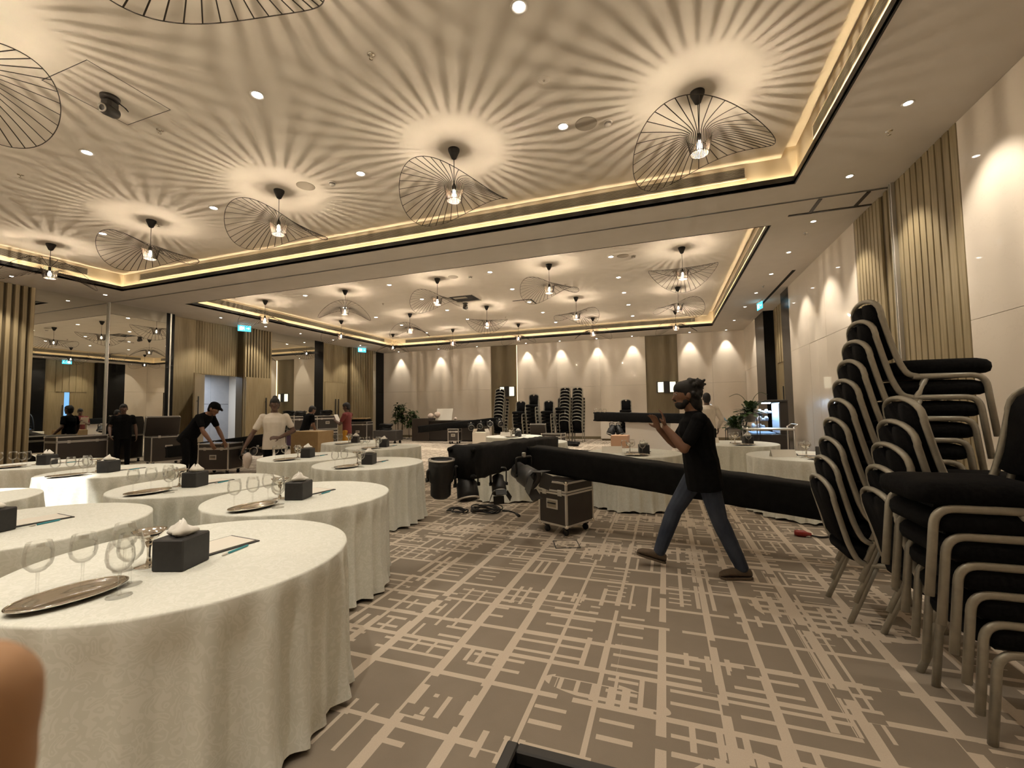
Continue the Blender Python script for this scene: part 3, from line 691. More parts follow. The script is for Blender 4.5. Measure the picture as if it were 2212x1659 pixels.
# table ware prototypes
def wine_glass(loc, lab, s_=1.0):
    t = thing('wine_glass', lab, 'glass', loc, group='empty wine glasses'); t.scale = (1.2, 1.2, 1.2); return t
gl_bowl = MB().shell([(.004, .075), (.018, .080), (.033, .097), (.038, .118), (.036, .145), (.030, .172), (.0295, .1725), (.0352, .145), (.037, .118), (.032, .098), (.017, .082), (0.001, .078)], 20).mesh('bowl', M_glass)
gl_stem = MB().tube([(0, 0, .003), (0, 0, .03), (0, 0, .077)], [.006, .0035, .005], 8).mesh('stem', M_glass)
gl_foot = MB().lathe([(0, 0), (.034, 0), (.034, .0015), (.008, .004), (0, .005)], 20).mesh('foot', M_glass)
cup_me = MB().shell([(0, .118), (.012, .122), (.035, .150), (.050, .178), (.0485, .178), (.034, .152), (.012, .125), (0, .122)], 24).mesh('bowl', M_chrome)
cups_me = MB().tube([(0, 0, .004), (0, 0, .05), (0, 0, .09), (0, 0, .12)], [.010, .006, .007, .012], 10).mesh('stem', M_chrome)
cupf_me = MB().lathe([(0, 0), (.040, 0), (.040, .003), (.012, .009), (0, .010)], 22).mesh('foot', M_chrome)
def oval(mb, prof, e=.62, n=40):
    V = []; Fc = []; m_ = len(prof)
    for i in range(n):
        a = 2 * PI * i / n
        for r, z in prof: V.append((r * math.cos(a), (r - prof[-1][0] * (1 - e)) * math.sin(a) if r > prof[-1][0] * (1 - e) else 0, z))
    for i in range(n):
        for k in range(m_ - 1): Fc.append((i * m_ + k, ((i + 1) % n) * m_ + k, ((i + 1) % n) * m_ + k + 1, i * m_ + k + 1))
    return mb.add(V, Fc, True)
tray_me = oval(MB(), [(.0566, .0030), (.075, .0032), (.095, .0045), (.110, .0085), (.121, .0135), (.132, .0150), (.1485, .0185)]).mesh('tray_base', M_chrome)
tray_rim = MB().tube([(.1485 * math.cos(2 * PI * k / 44), (.1485 - .0564) * math.sin(2 * PI * k / 44), .0185) for k in range(44)], .0035, 6, closed=True).mesh('beaded_rim', M_chrome)
tbox_me = MB().bbox((-.072, -.082, 0), (.072, .082, .137), .006).mesh('box_body', M_leather)
tslot_me = MB().bbox((-.045, -.018, .1368), (.045, .018, .1378), .0004).mesh('opening', M_void)
def tissue_me(seed):
    rnd = random.Random(seed); q = MB(); n = 16; V = []; Fc = []
    # a soft pulled-up sheet: folded lobes leaning apart
    lobes = [(rnd.uniform(0, 2 * PI), rnd.uniform(.5, 1)) for _ in range(4)]
    for ring in range(7):
        u = ring / 6
        for i in range(n):
            a = 2 * PI * i / n
            w_ = .016 + .040 * math.sin(PI * min(1, .12 + u * .8)) * (1 + .35 * math.sin(3 * a + lobes[0][0]) + .22 * math.sin(5 * a + lobes[1][0]))
            z = .135 + .055 * u * (1 + .35 * math.sin(2 * a + lobes[2][0]) * u + .18 * math.sin(5 * a + lobes[3][0]) * u)
            w_ *= 1 - .45 * u * u
            V.append((w_ * math.cos(a) * 1.15 + rnd.uniform(-.003, .003), w_ * math.sin(a) * .85 + rnd.uniform(-.003, .003), z + rnd.uniform(-.003, .003)))
    for r_ in range(6):
        for i in range(n): Fc.append((r_ * n + i, r_ * n + (i + 1) % n, (r_ + 1) * n + (i + 1) % n, (r_ + 1) * n + i))
    V.append((0, 0, .157)); Fc += [(6 * n + i, 6 * n + (i + 1) % n, 7 * n) for i in range(n)]
    return q.add(V, Fc, True).mesh('tissue', M_tissue)
tis = [tissue_me(s_) for s_ in range(3)]
clip_me = MB().bbox((-.12, -.16, 0), (.12, .16, .006), .002).mesh('board', M_leather)
page_me = MB().bbox((-.103, -.143, .006), (.103, .143, .009), .0005).mesh('page', M_paper)
penb = MB().lathe([(0, -.065), (.004, -.064), (.0052, -.055), (.0052, .02), (.0052, .055), (0, .056)], 10, RX(PI / 2)).mesh('barrel', M_teal)
pent = MB().lathe([(.0052, .0), (.005, .02), (.0015, .032), (0, .0325)], 10, T(0, -.064, 0) @ RX(PI / 2)).mesh('tip', M_trimw)
def setting(key, parts='gtbcp', rot=0.0, seed=0, flip=False):
    x, y, nm, _ = TB[key]; nm = f'{nm} table'
    cr_, sr = math.cos(rot), math.sin(rot)
    def W(dx, dy): return (x + dx * cr_ - dy * sr, y + dx * sr + dy * cr_, ZT)
    if 't' in parts:
        t = thing('silver_tray', f'oval silver tray with beaded rim on the {nm}', 'tray', W(.05, -.49), R(84) + rot, 'oval silver trays')
        t.scale = (1.15, 1.15, 1.1); put('tray_base', tray_me, t); put('beaded_rim', tray_rim, t)
    if 'g' in parts:
        G = [(-.10, -.52, 'leftmost'), (-.065, -.40, 'second from left'), (.205, -.42, 'front right'), (.115, -.335, 'back right'), (-.10, -.235, 'one beside the silver cup')]
        for dx, dy, w_ in G[:5 if key in ('T1', 'T2', 'T5', 'T3') else 4]:
            t = wine_glass(W(dx, dy), f'empty stemmed wine glass on the {nm}, {w_}')
            put('bowl', gl_bowl, t); put('stem', gl_stem, t); put('foot', gl_foot, t)
    if 'c' in parts:
        t = thing('silver_cup', f'flared silver stem cup on the {nm}', 'cup', W(-.055, -.165), group='flared silver cups')
        t.scale = (1.3, 1.3, .9); put('bowl', cup_me, t); put('stem', cups_me, t); put('foot', cupf_me, t)
    if 'b' in parts:
        t = thing('tissue_box', f'black leatherette tissue box with white tissue on the {nm}', 'tissue box', W(.09, -.118), R(17) + rot, 'black tissue boxes')
        put('box_body', tbox_me, t); put('opening', tslot_me, t); put('tissue', tis[seed % 3], t)
    if 'p' in parts:
        t = thing('writing_board', f'black writing board with blank page on the {nm}', 'clipboard', W(-.02, .12), R(-6) + rot, 'black writing boards'); put('board', clip_me, t); put('page', page_me, t)
        t = thing('pen', f'teal pen resting beside the writing board on the {nm}', 'pen', (W(.14, .12)[0], W(.14, .12)[1], ZT + .0053), R(8) + rot, 'teal pens'); put('barrel', penb, t); put('tip', pent, t)
for i, k in enumerate(('T1', 'T2', 'T3', 'T5', 'T4', 'T7', 'T8', 'T9', 'T10', 'T11')): setting(k, seed=i)
# the right-hand tables are laid the other way round
def tent(x, y, rz, nm):
    t = thing('tent_card', f'blank white folded tent card on the {nm} table', 'card', (x, y, ZT), rz, 'blank tent cards')
    for sx in (-1, 1): MB().add([(-.15, sx * .05, 0), (.15, sx * .05, 0), (.15, sx * .002, .095), (-.15, sx * .002, .095), (-.15, sx * .048, 0), (.15, sx * .048, 0), (.15, 0, .094), (-.15, 0, .094)], [(0, 1, 2, 3), (7, 6, 5, 4), (0, 4, 5, 1), (1, 5, 6, 2), (3, 2, 6, 7), (0, 3, 7, 4)]).build('card_side', M_paper, t)
for k, (cx_, cy_, rz) in {'T14': (-.3, -.08, .15), 'T15': (-.42, .02, .2), 'T16': (-.3, -.2, .2), 'T12': (-.25, .1, 0)}.items():
    x, y, nm, _ = TB[k]
    tent(x + cx_, y + cy_, rz, nm)
    t = thing('silver_tray', f'oval silver tray with beaded rim on the {nm} table', 'tray', (x + .08, y - .45, ZT), R(4), 'oval silver trays'); t.scale = (1.15, 1.15, 1.1); put('tray_base', tray_me, t); put('beaded_rim', tray_rim, t)
    for dx, dy, w_ in ((.16, -.36, 'right'), (-.1, -.3, 'left'), (.0, -.12, 'middle')):
        t = wine_glass((x + dx, y + dy, ZT), f'empty stemmed wine glass on the {nm} table, {w_}'); put('bowl', gl_bowl, t); put('stem', gl_stem, t); put('foot', gl_foot, t)
    t = thing('silver_cup', f'flared silver stem cup on the {nm} table', 'cup', (x - .03, y - .18, ZT), group='flared silver cups'); t.scale = (1.3, 1.3, .9); put('bowl', cup_me, t); put('stem', cups_me, t); put('foot', cupf_me, t)
    t = thing('tissue_box', f'black leatherette tissue box with white tissue on the {nm} table', 'tissue box', (x + .17, y - .2, ZT), R(10), 'black tissue boxes'); put('box_body', tbox_me, t); put('opening', tslot_me, t); put('tissue', tis[1], t)
    t = thing('writing_board', f'black writing board with blank page on the {nm} table', 'clipboard', (x + .08, y + .06, ZT), R(80), 'black writing boards'); put('board', clip_me, t); put('page', page_me, t)
# ------------------------------------------------------------------ stacking banquet chairs (front = +x)
def bend(pts, r=.05, n=5):
    out = [Vector(pts[0])]
    for i in range(1, len(pts) - 1):
        p, a, b = Vector(pts[i]), Vector(pts[i - 1]), Vector(pts[i + 1])
        ra = min(r, (a - p).length * .45); rb = min(r, (b - p).length * .45)
        u = p + (a - p).normalized() * ra; v = p + (b - p).normalized() * rb
        for k in range(n + 1):
            t = k / n; out.append((1 - t) ** 2 * u + 2 * t * (1 - t) * p + t * t * v)
    out.append(Vector(pts[-1])); return out
HW = .205
def ctube(pts): return MB().tube(pts, .0142, 8, flat=(1.0, 1.3))
chair_parts = []
for s_ in (-1, 1):
    y = s_ * HW
    chair_parts.append(('leg', ctube(bend([(.50, y, 0), (.462, y, .385), (.10, y, .385)], .075, 7)).mesh('leg', M_champ)))
    chair_parts.append(('leg', ctube([(.165, y * .99, .372), (.10, y, .22), (.005, y * 1.02, 0)]).mesh('leg', M_champ)))
arch = []
def bx_(z): return .06 - .20 * ((z - .40) / .53) ** .9 if z > .40 else .06
L_ = [(.13, -HW, .385), (.07, -HW, .40), (.025, -HW * 1.0, .50), (-.01, -HW * .98, .64), (-.05, -HW * 1.03, .80)]
A_ = []
for k in range(0, 13):
    a = PI * k / 12; A_.append((-.05 - .03 * math.sin(a), -HW * 1.03 * math.cos(a) if k not in (0, 12) else (-HW * 1.03 if k == 0 else HW * 1.03), .815 + .115 * math.sin(a) ** .75))
chair_parts.append(('back_frame', ctube(bend(L_, .05, 4) + A_ + bend([(x, -y, z) for x, y, z in L_[::-1]], .05, 4)).mesh('back_frame', M_champ)))
# backrest panel with the V notch under the arch
def back_pt(yy, z, d):   # point on the leaning back plane, d forward
    x = .025 + (-.075) * ((z - .50) / .30); return (x + d, yy, z + d * .22)
outl = [(-.165, .52), (-.155, .60), (-.165, .68), (-.185, .77), (-.188, .83), (-.165, .872), (-.11, .893), (-.05, .903), (0, .845), (.05, .903), (.11, .893), (.165, .872), (.188, .83), (.185, .77), (.165, .68), (.155, .60), (.165, .52), (.09, .505), (-.09, .505)]
q = MB(); n_ = len(outl)
V = []
for dd, sc_ in ((-.020, .93), (-.012, 1.0), (.012, 1.0), (.020, .93)):
    for yy, z in outl: V.append(back_pt(yy * sc_, .70 + (z - .70) * (sc_ * .5 + .5), dd))
Fc = []
for l in range(3):
    for i in range(n_): Fc.append((l * n_ + i, l * n_ + (i + 1) % n_, (l + 1) * n_ + (i + 1) % n_, (l + 1) * n_ + i))
def cap(o, rev):
    c_ = len(V); V.append(back_pt(0, .70, -.024 if rev else .026))
    for i in range(n_):
        a_, b_ = o + i, o + (i + 1) % n_; Fc.append((c_, b_, a_) if rev else (c_, a_, b_))
cap(0, True); cap(3 * n_, False)
chair_parts.append(('backrest', q.add(V, Fc, True).mesh('backrest', M_blackfab)))
# seat cushion, rounded front corners
pl = []
def rc(cx_, cy_, r, a0, a1, n=6): return [(cx_ + r * math.cos(a0 + (a1 - a0) * k / n), cy_ + r * math.sin(a0 + (a1 - a0) * k / n)) for k in range(n + 1)]
pl = rc(.43, .125, .09, 0, PI / 2) + rc(.07, .165, .04, PI / 2, PI) + rc(.07, -.165, .04, PI, 1.5 * PI) + rc(.43, -.125, .09, 1.5 * PI, 2 * PI)
rings = []
for f_, z in ((.93, .398), (1.0, .408), (1.03, .435), (1.02, .462), (.96, .482), (.82, .494), (.5, .500)):
    rings.append([(.27 + (x - .27) * f_, y * f_, z) for x, y in pl])
chair_parts.append(('seat', MB().loft(rings).mesh('seat', M_blackfab)))
chair_parts.append(('seat_pan', MB().bbox((.08, -.16, .376), (.45, .16, .399), .01).mesh('seat_pan', M_black)))
first = {}
DZ, DX = .137, .036
def stack(x, y, rz, n, desc, grp, dz=DZ):
    for k in range(n):
        f = (x + math.cos(rz) * DX * k, y + math.sin(rz) * DX * k, dz * k)
        pos = 'topmost' if k == n - 1 else ('bottom one' if k == 0 else f'{ORD[n - 1 - k]} from top')
        lab = f'black padded banquet chair, {pos} of the {desc}'
        if not first:
            t = thing('banquet_chair', lab, 'chair', f, rz, grp); first['c'] = t
            for nm, me in chair_parts: put(nm, me, t)
        else: dup(first['c'], f, rz, lab, grp)
# near right: two stacks with backs to the left, one facing them
stack(1.10, 3.74, 0, 10, 'tall right-hand stack', 'chairs of the tall right-hand stack')
stack(1.24, 3.22, 0, 5, 'short stack before the tall one', 'chairs of the lower right-hand stack')
stack(1.755, 2.68, PI, 6, 'nearest right-edge stack', 'chairs of the nearest right-edge stack', .119)
# back of the room
B_ = [(-6.75, 17.3, 90, 11, 'tall khaki-panel stack'), (-5.75, 17.6, -90, 7, 'first low back stack'), (-5.2, 17.75, -90, 9, 'stack behind the open case'),
      (-4.62, 17.9, -90, 7, 'stack right of the open case'), (-4.15, 18.5, -90, 8, 'stack behind the tall pair'), (-3.98, 17.75, 90, 11, 'left of the tall back pair'),
      (-3.50, 18.0, 90, 11, 'right of the tall back pair'), (-1.55, 18.8, -90, 7, 'stack behind the far truss')]
for x, y, rz, n, dsc in B_: stack(x, y, R(rz), n, dsc, 'chairs of the ' + dsc)
# ------------------------------------------------------------------ people
def ring(c, ax, side, ra, rb, n=14):   # ellipse around c, normal ax, half-width rb along side, ra along the other
    ax = Vector(ax).normalized(); side = Vector(side); side = (side - ax * side.dot(ax)).normalized(); fr = side.cross(ax)
    return [tuple(Vector(c) + side * (math.cos(2 * PI * k / n) * rb) + fr * (math.sin(2 * PI * k / n) * ra)) for k in range(n)]
def capsule(mb, p, q_, r1, r2, n=12):
    p, q_ = Vector(p), Vector(q_); d = q_ - p; L = d.length
    if L < 1e-6: return
    d /= L; sd = d.orthogonal().normalized(); rs = []
    for a in (-80, -50, -20): rs.append(ring(p + d * r1 * math.sin(R(a)), d, sd, r1 * math.cos(R(a)), r1 * math.cos(R(a)), n))
    for u in (.25, .5, .75): rr = r1 + (r2 - r1) * u; rs.append(ring(p + d * L * u, d, sd, rr, rr, n))
    for a in (20, 50, 80): rs.append(ring(q_ + d * r2 * math.sin(R(a)), d, sd, r2 * math.cos(R(a)), r2 * math.cos(R(a)), n))
    mb.loft(rs)
def ell(mb, c, rad, fx=None, fz=None, n=16):
    fx = Vector(fx or (1, 0, 0)).normalized(); fz = Vector(fz or (0, 0, 1)); fz = (fz - fx * fz.dot(fx)).normalized(); fy = fz.cross(fx)
    m_ = Matrix((fx, fy, fz)).transposed().to_4x4(); m_.translation = Vector(c)
    mb.sphere((0, 0, 0), 1, n, 10, m_ @ Matrix.Diagonal((*rad, 1)))
def fuse(mb, name, m, voxel, smooth, parent):
    me = mb.mesh('tmp', m); o = bpy.data.objects.new('tmp', me); C.objects.link(o)
    md = o.modifiers.new('r', 'REMESH'); md.mode = 'VOXEL'; md.voxel_size = voxel
    ms = o.modifiers.new('s', 'SMOOTH'); ms.factor = .5; ms.iterations = smooth
    dg = bpy.context.evaluated_depsgraph_get(); dg.update()
    out = bpy.data.meshes.new_from_object(o.evaluated_get(dg)); bpy.data.objects.remove(o); bpy.data.meshes.remove(me)
    out.name = name; out.materials.clear(); out.materials.append(m)
    out.polygons.foreach_set('use_smooth', [True] * len(out.polygons))
    return put(name, out, parent)
def hand(mb, w, d, n, thumb, s_=1.0, curl=.5):
    w, d, n = Vector(w), Vector(d).normalized(), Vector(n); n = (n - d * n.dot(d)).normalized(); s = d.cross(n) * thumb
    mb.loft([ring(w + d * x, d, s, ta, tb, 12) for x, ta, tb in ((-.02, .019, .025), (.01, .018, .028), (.045, .016, .038), (.085, .013, .040), (.095, .006, .036))])
    for off, L in ((.030, .070), (.010, .078), (-.011, .073), (-.030, .058)):
        p = w + d * .082 + s * off; dd = d + s * off * 2.0; dd.normalize(); r = .0095
        for j, f in enumerate((.45, .32, .23)):
            a = curl * (.5 + .4 * j); dd = (dd * math.cos(a) + n * math.sin(a)).normalized(); p2 = p + dd * L * f
            capsule(mb, p, p2, r, r * .9, 8); p = p2; r *= .9
    p = w + d * .022 + s * .028; dd = (d * .6 + s * .75 + n * .35).normalized(); p2 = p + dd * .036; capsule(mb, p, p2, .013, .011, 8)
    dd = (d * .85 + s * .25 + n * .45).normalized(); capsule(mb, p2, p2 + dd * .03, .011, .008, 8)
DEF = dict(pelvis=(0, 0, .95), chest=(.01, 0, 1.26), neck=(.0, 0, 1.46), head=(.025, 0, 1.60), hdir=(1, 0, 0), hup=(0, 0, 1),
           sl=(-.01, .178, 1.385), sr=(-.01, -.178, 1.385), el=(-.03, .25, 1.13), er=(-.03, -.25, 1.13), wl=(.06, .27, .88), wr=(.06, -.27, .88),
           hl=(0, .09, .92), hr=(0, -.09, .92), kl=(.02, .10, .50), kr=(.02, -.10, .50), al=(-.02, .105, .09), ar=(-.02, -.105, .09),
           fl=(1, .12, 0), fr=(1, -.12, 0), hdl=(.1, .0, -1), hdr=(.1, 0, -1), pl=(0, -1, 0), pr=(0, 1, 0), curl=.45)
def human(name, label, x, y, rz, skin, shirt, trous, shoe, pose=None, sc_=1.0, voxel=.009, sleeve=.62, girth=1.0, hair='short', beard=False, tuck=False, cat='person', leg=1.0, hemd=.14):
    J = dict(DEF); J.update(pose or {}); V_ = lambda k: Vector(J[k])
    t = thing(name, label, cat, (x, y, 0), rz); t.scale = (sc_, sc_, sc_)
    pel, ch, nk, hd = V_('pelvis'), V_('chest'), V_('neck'), V_('head'); hx = V_('hdir').normalized(); hz = V_('hup'); hz = (hz - hx * hz.dot(hx)).normalized(); hy = hz.cross(hx)
    sideh = (V_('hl') - V_('hr')).normalized(); sides = (V_('sl') - V_('sr')).normalized()
    up = (nk - pel).normalized()
    # body: one continuous skin surface
    b = MB()
    ell(b, hd + hz * .015 - hx * .008, (.096, .076, .108), hx, hz); ell(b, hd + hx * .030 - hz * .060, (.058, .054, .056), hx, hz); ell(b, hd + hx * .045 + hz * .0 , (.052, .058, .07), hx, hz)
    capsule(b, hd + hx * .088 + hz * .008, hd + hx * .106 - hz * .030, .009, .014, 8); ell(b, hd + hx * .082 - hz * .060, (.014, .024, .011), hx, hz, 10)
    ell(b, hd + hx * .06 - hz * .098, (.030, .030, .020), hx, hz, 10)
    for s in (-1, 1):
        ell(b, hd + hy * s * .080 - hx * .012 - hz * .008, (.020, .010, .030), hx, hz, 10); ell(b, hd + hx * .084 + hy * s * .030 + hz * .025, (.010, .020, .007), hx, hz, 8)
    capsule(b, nk - up * .03, hd - hz * .06 - hx * .01, .056, .052)
    b.loft([ring(pel + (ch - pel) * .0, up, sideh, .085, .125), ring(pel + (ch - pel) * .5, up, sideh, .08, .115), ring(ch, up, sides, .09, .135), ring(ch + (nk - ch) * .6, up, sides, .08, .15), ring(nk, up, sides, .05, .06)])
    for s, e, w, hdv, pn, th in (('sl', 'el', 'wl', 'hdl', 'pl', 1), ('sr', 'er', 'wr', 'hdr', 'pr', -1)):
        capsule(b, V_(s) - up * .012, V_(e), .043, .039); fa = V_(w) - V_(e); capsule(b, V_(e), V_(e) + fa * .35, .041, .043); capsule(b, V_(e) + fa * .3, V_(w), .043, .026)
        hand(b, V_(w), J[hdv], J[pn], th, 1, J['curl'])
    for h, k, a in (('hl', 'kl', 'al'), ('hr', 'kr', 'ar')):
        capsule(b, V_(h), V_(k), .068, .046); capsule(b, V_(k), V_(a), .046, .036)
    fuse(b, 'body', skin, voxel, 3, t)
    # shirt
    b = MB(); g = girth
    hem = pel - up * (.0 if tuck else hemd)
    b.loft([ring(hem, up, sideh, .118 * g, .168 * g), ring(pel + up * .06, up, sideh, .115 * g, .160 * g), ring(pel + (ch - pel) * .55, up, sides, .112 * g, .152 * g), ring(ch + up * .02, up, sides, .122 * g, .172 * g),
            ring(ch + (nk - ch) * .55, up, sides, .108 * (.5 + g / 2), .188), ring(nk - up * .055, up, sides, .088, .165), ring(nk - up * .005, up, sides, .064, .070)])
    for s, e, w in (('sl', 'el', 'wl'), ('sr', 'er', 'wr')):
        S, E = V_(s), V_(e); ell(b, S - up * .006, (.070, .066, .064)); capsule(b, S - up * .008, S + (E - S) * min(sleeve, 1), .064, .058)
        if sleeve > 1: capsule(b, E, V_(w) - (V_(w) - E) * .08, .056, .038)
    fuse(b, 'shirt', shirt, voxel, 4, t)
    # trousers
    b = MB(); wa = pel + up * (.07 if tuck else .02)
    b.loft([ring(pel - up * .13, up, sideh, .105, .150), ring(pel - up * .03, up, sideh, .112, .158), ring(wa, up, sideh, .100 * g, .145 * g)])
    for h, k, a in (('hl', 'kl', 'al'), ('hr', 'kr', 'ar')):
        H, K, A = V_(h), V_(k), V_(a); capsule(b, H - up * .02, K, .088 * leg, .064 * leg); capsule(b, K, K + (A - K) * .35, .064 * leg, .062 * leg); capsule(b, K + (A - K) * .3, A + (K - A) * .03, .062 * leg, .050 * leg)
    fuse(b, 'trousers', trous, voxel, 4, t)
    # shoes
    for a, f in (('al', 'fl'), ('ar', 'fr')):
        A = V_(a); F = V_(f).normalized(); dn = Vector((0, 0, -1)); dn = (dn - F * dn.dot(F)).normalized(); sd = F.cross(dn)
        b = MB(); so = A + dn * .052
        b.loft([ring(so + F * q_ + dn * (.012 - hh), F, sd, hh, ww, 14) for q_, hh, ww in ((-.075, .012, .020), (-.068, .030, .034), (-.03, .036, .038), (.03, .036, .040), (.09, .032, .046), (.145, .025, .046), (.178, .016, .034), (.188, .007, .016))])
        capsule(b, A + F * .0 + dn * .01, A + F * .03 + dn * .03, .044, .04)
        sh = fuse(b, 'shoe', shoe, .006, 3, t)
        MB().loft([ring(so + F * q_ + dn * .029, dn, sd, .001, .001, 4) for q_ in (0, .001)])
        MB().prism([(x_, y_) for x_, y_ in [(-.076, -.022), (-.05, -.038), (.03, -.041), (.09, -.048), (.15, -.045), (.185, -.022), (.185, .022), (.15, .045), (.09, .048), (.03, .041), (-.05, .038), (-.076, .022)]], -.010, .006,
                   Matrix((F, sd, -dn)).transposed().to_4x4().__class__(((F.x, sd.x, -dn.x, so.x + dn.x * .018), (F.y, sd.y, -dn.y, so.y + dn.y * .018), (F.z, sd.z, -dn.z, so.z + dn.z * .018), (0, 0, 0, 1)))).build('sole', M_suede if shoe is M_suede else M_darkshoe, sh)
    # hair
    b = MB()
    if hair:
        ell(b, hd + hz * .030 - hx * .020, (.100, .083, .105), hx, hz); 
        ell(b, hd + hz * .055 + hx * .020, (.078, .070, .072), hx, hz); ell(b, hd - hx * .045 - hz * .02, (.062, .074, .085), hx, hz)
        if hair == 'bun':
            ell(b, hd - hx * .115 + hz * .085, (.055, .058, .055), hx, hz); ell(b, hd - hx * .09 + hz * .05, (.05, .05, .05), hx, hz)
            for k in range(9):
                a = k * .7; capsule(b, hd - hx * .12 + hz * .085, hd - hx * (.12 + .06 * math.cos(a)) + hz * (.085 + .055 * math.sin(a)) + hy * .04 * math.sin(2.1 * k), .022, .012, 8)
            ell(b, hd - hx * .075 - hz * .07, (.065, .078, .08), hx, hz); ell(b, hd - hx * .085 - hz * .12, (.055, .065, .055), hx, hz)
            rn = random.Random(4)
            for k in range(46):
                a, e_ = rn.uniform(-2.5, 2.5), rn.uniform(-.5, 1.4); dv = -hx * math.cos(a * .55) * math.cos(e_) + hy * math.sin(a * .55) * math.cos(e_) + hz * math.sin(e_)
                c_ = hd + hz * .02 - hx * .03 + Vector((dv.x * .102, dv.y * .088, dv.z * .112)); ell(b, c_, (.024, .024, .024), hx, hz, 8)
        if hair == 'topknot': ell(b, hd + hz * .135 - hx * .03, (.035, .04, .03), hx, hz)
        if hair == 'cap': capsule(b, hd + hx * .05 + hz * .075, hd + hx * .15 + hz * .055, .035, .022, 10); ell(b, hd + hz * .07 - hx * .01, (.103, .088, .07), hx, hz)
        fuse(b, 'cap' if hair == 'cap' else 'hair', M_hair if hair != 'cap' else M_tee, min(voxel, .008), 2, t)
    if beard:
        b = MB(); ell(b, hd + hx * .040 - hz * .082, (.055, .056, .045), hx, hz); ell(b, hd + hx * .01 - hz * .055, (.045, .068, .05), hx, hz); ell(b, hd + hx * .094 - hz * .045, (.012, .03, .007), hx, hz, 8)
        fuse(b, 'beard', M_hair, .006, 2, t)
    for s in (-1, 1):
        q = MB(); q.sphere(hd + hx * .0845 + hy * s * .031 + hz * .010, .0092, 10, 6); e_ = q.build('eye', M_eye, t)
        q = MB(); q.sphere(hd + hx * .0915 + hy * s * .031 + hz * .010, .0050, 8, 6); q.build('iris', M_hair, e_)
    q = MB(); ell(q, hd + hx * .094 - hz * .061, (.006, .021, .0045), hx, hz, 10); q.build('lips', mat('lip_' + skin.name, tuple(c_ * f_ for c_, f_ in zip(skin.node_tree.nodes['Principled BSDF'].inputs['Base Color'].default_value[:3], (1.0, .7, .7))), .5), t)
    return t
human('walking_person', 'bearded person in black T-shirt, jeans and brown shoes walking left before the truss', .28, 4.20, PI + R(10), M_skinM, M_tee, M_jean, M_suede,
      dict(pelvis=(.0, 0, .92), chest=(.035, 0, 1.22), neck=(.055, 0, 1.41), head=(.115, 0, 1.545), hdir=(1, .05, -.05), sl=(.045, .178, 1.335), sr=(.035, -.172, 1.335),
           el=(.19, .235, 1.09), er=(.17, -.235, 1.09), wl=(.325, .16, 1.27), wr=(.33, -.13, 1.24), hdl=(.1, -.12, 1), hdr=(.35, .1, .9), pl=(.9, -.2, -.1), pr=(.6, .5, -.3), curl=.30,
           hl=(-.01, .085, .88), hr=(.01, -.085, .88), kl=(-.10, .10, .48), kr=(.225, -.10, .50), al=(-.265, .11, .085), ar=(.365, -.11, .125), fl=(1, .10, .0), fr=(1, -.05, .28)), 1.0, .0065, .72, 1.24, 'bun', True, False, 'person', 1.10, .20)
human('server_person', 'person in white polo shirt with hair knot standing behind the tables', -6.5, 5.85, R(-42), M_skinD, M_wshirt, M_tee, M_darkshoe,
      dict(er=(.03, -.34, 1.08), wr=(.13, -.45, .86), hdr=(.25, -.35, -.9), pr=(0, 1, 0), el=(-.02, .31, 1.12), wl=(.21, .08, 1.02), hdl=(.25, -.95, .05), pl=(-.6, 0, -.5), hdir=(1, -.1, 0)), .985, .0085, .62, 1.12, 'topknot')
human('bending_person', 'person in black with black cap bending over the lights by the open door', -9.3, 6.3, R(19), M_skinM, M_tee, M_tee, M_darkshoe,
      dict(pelvis=(0, 0, .93), chest=(.20, 0, 1.17), neck=(.36, 0, 1.35), head=(.47, 0, 1.44), hdir=(.85, 0, -.5), hup=(.5, 0, .85), sl=(.31, .18, 1.29), sr=(.31, -.18, 1.29), el=(.42, .22, 1.02), er=(.42, -.22, 1.02), wl=(.56, .18, .80), wr=(.56, -.18, .80),
           hdl=(.4, 0, -.9), hdr=(.4, 0, -.9)), 1.06, .0085, .6, 1.1, 'cap')
human('waiting_person', 'person in black polo standing at far left before the mirror', -13.25, 7.3, R(-25), M_skinD, M_tee, M_tee, M_darkshoe, dict(wr=(.18, -.25, .92), hdr=(.5, .2, -.8)), .99, .010, .6, 1.1)
human('crew_person', 'person in black leaning beside the brown cardboard box', -9.95, 10.0, R(75), M_skinM, M_tee, M_tee, M_darkshoe,
      dict(chest=(.10, 0, 1.24), neck=(.17, 0, 1.42), head=(.24, 0, 1.53), hdir=(.9, 0, -.4), hup=(.4, 0, .9), sl=(.13, .18, 1.36), sr=(.13, -.18, 1.36), er=(.14, -.24, 1.08), wr=(.22, -.24, .84), el=(.25, .22, 1.12), wl=(.4, .15, 1.0)), .97, .010)
human('clerk_person', 'person in maroon T-shirt and mustard trousers reading a white sheet', -8.35, 9.9, R(195), M_skinD, M_maroon, M_mustard, M_darkshoe,
      dict(el=(.10, .24, 1.12), er=(.10, -.24, 1.12), wl=(.30, .10, 1.22), wr=(.30, -.12, 1.15), hdl=(.6, -.5, .5), hdr=(.6, .5, .4), hdir=(1, 0, -.25), hup=(.2, 0, 1)), .97, .010)
human('waiter_person', 'person in white shirt and black trousers seen from behind by the plant', .86, 10.5, R(100), M_skinD, M_wshirt, M_tee, M_darkshoe,
      dict(er=(.02, -.30, 1.14), wr=(.16, -.26, .95), el=(.05, .28, 1.14), wl=(.22, .2, 1.0)), 1.0, .0085, 1.5, 1.05, 'short', False, True)
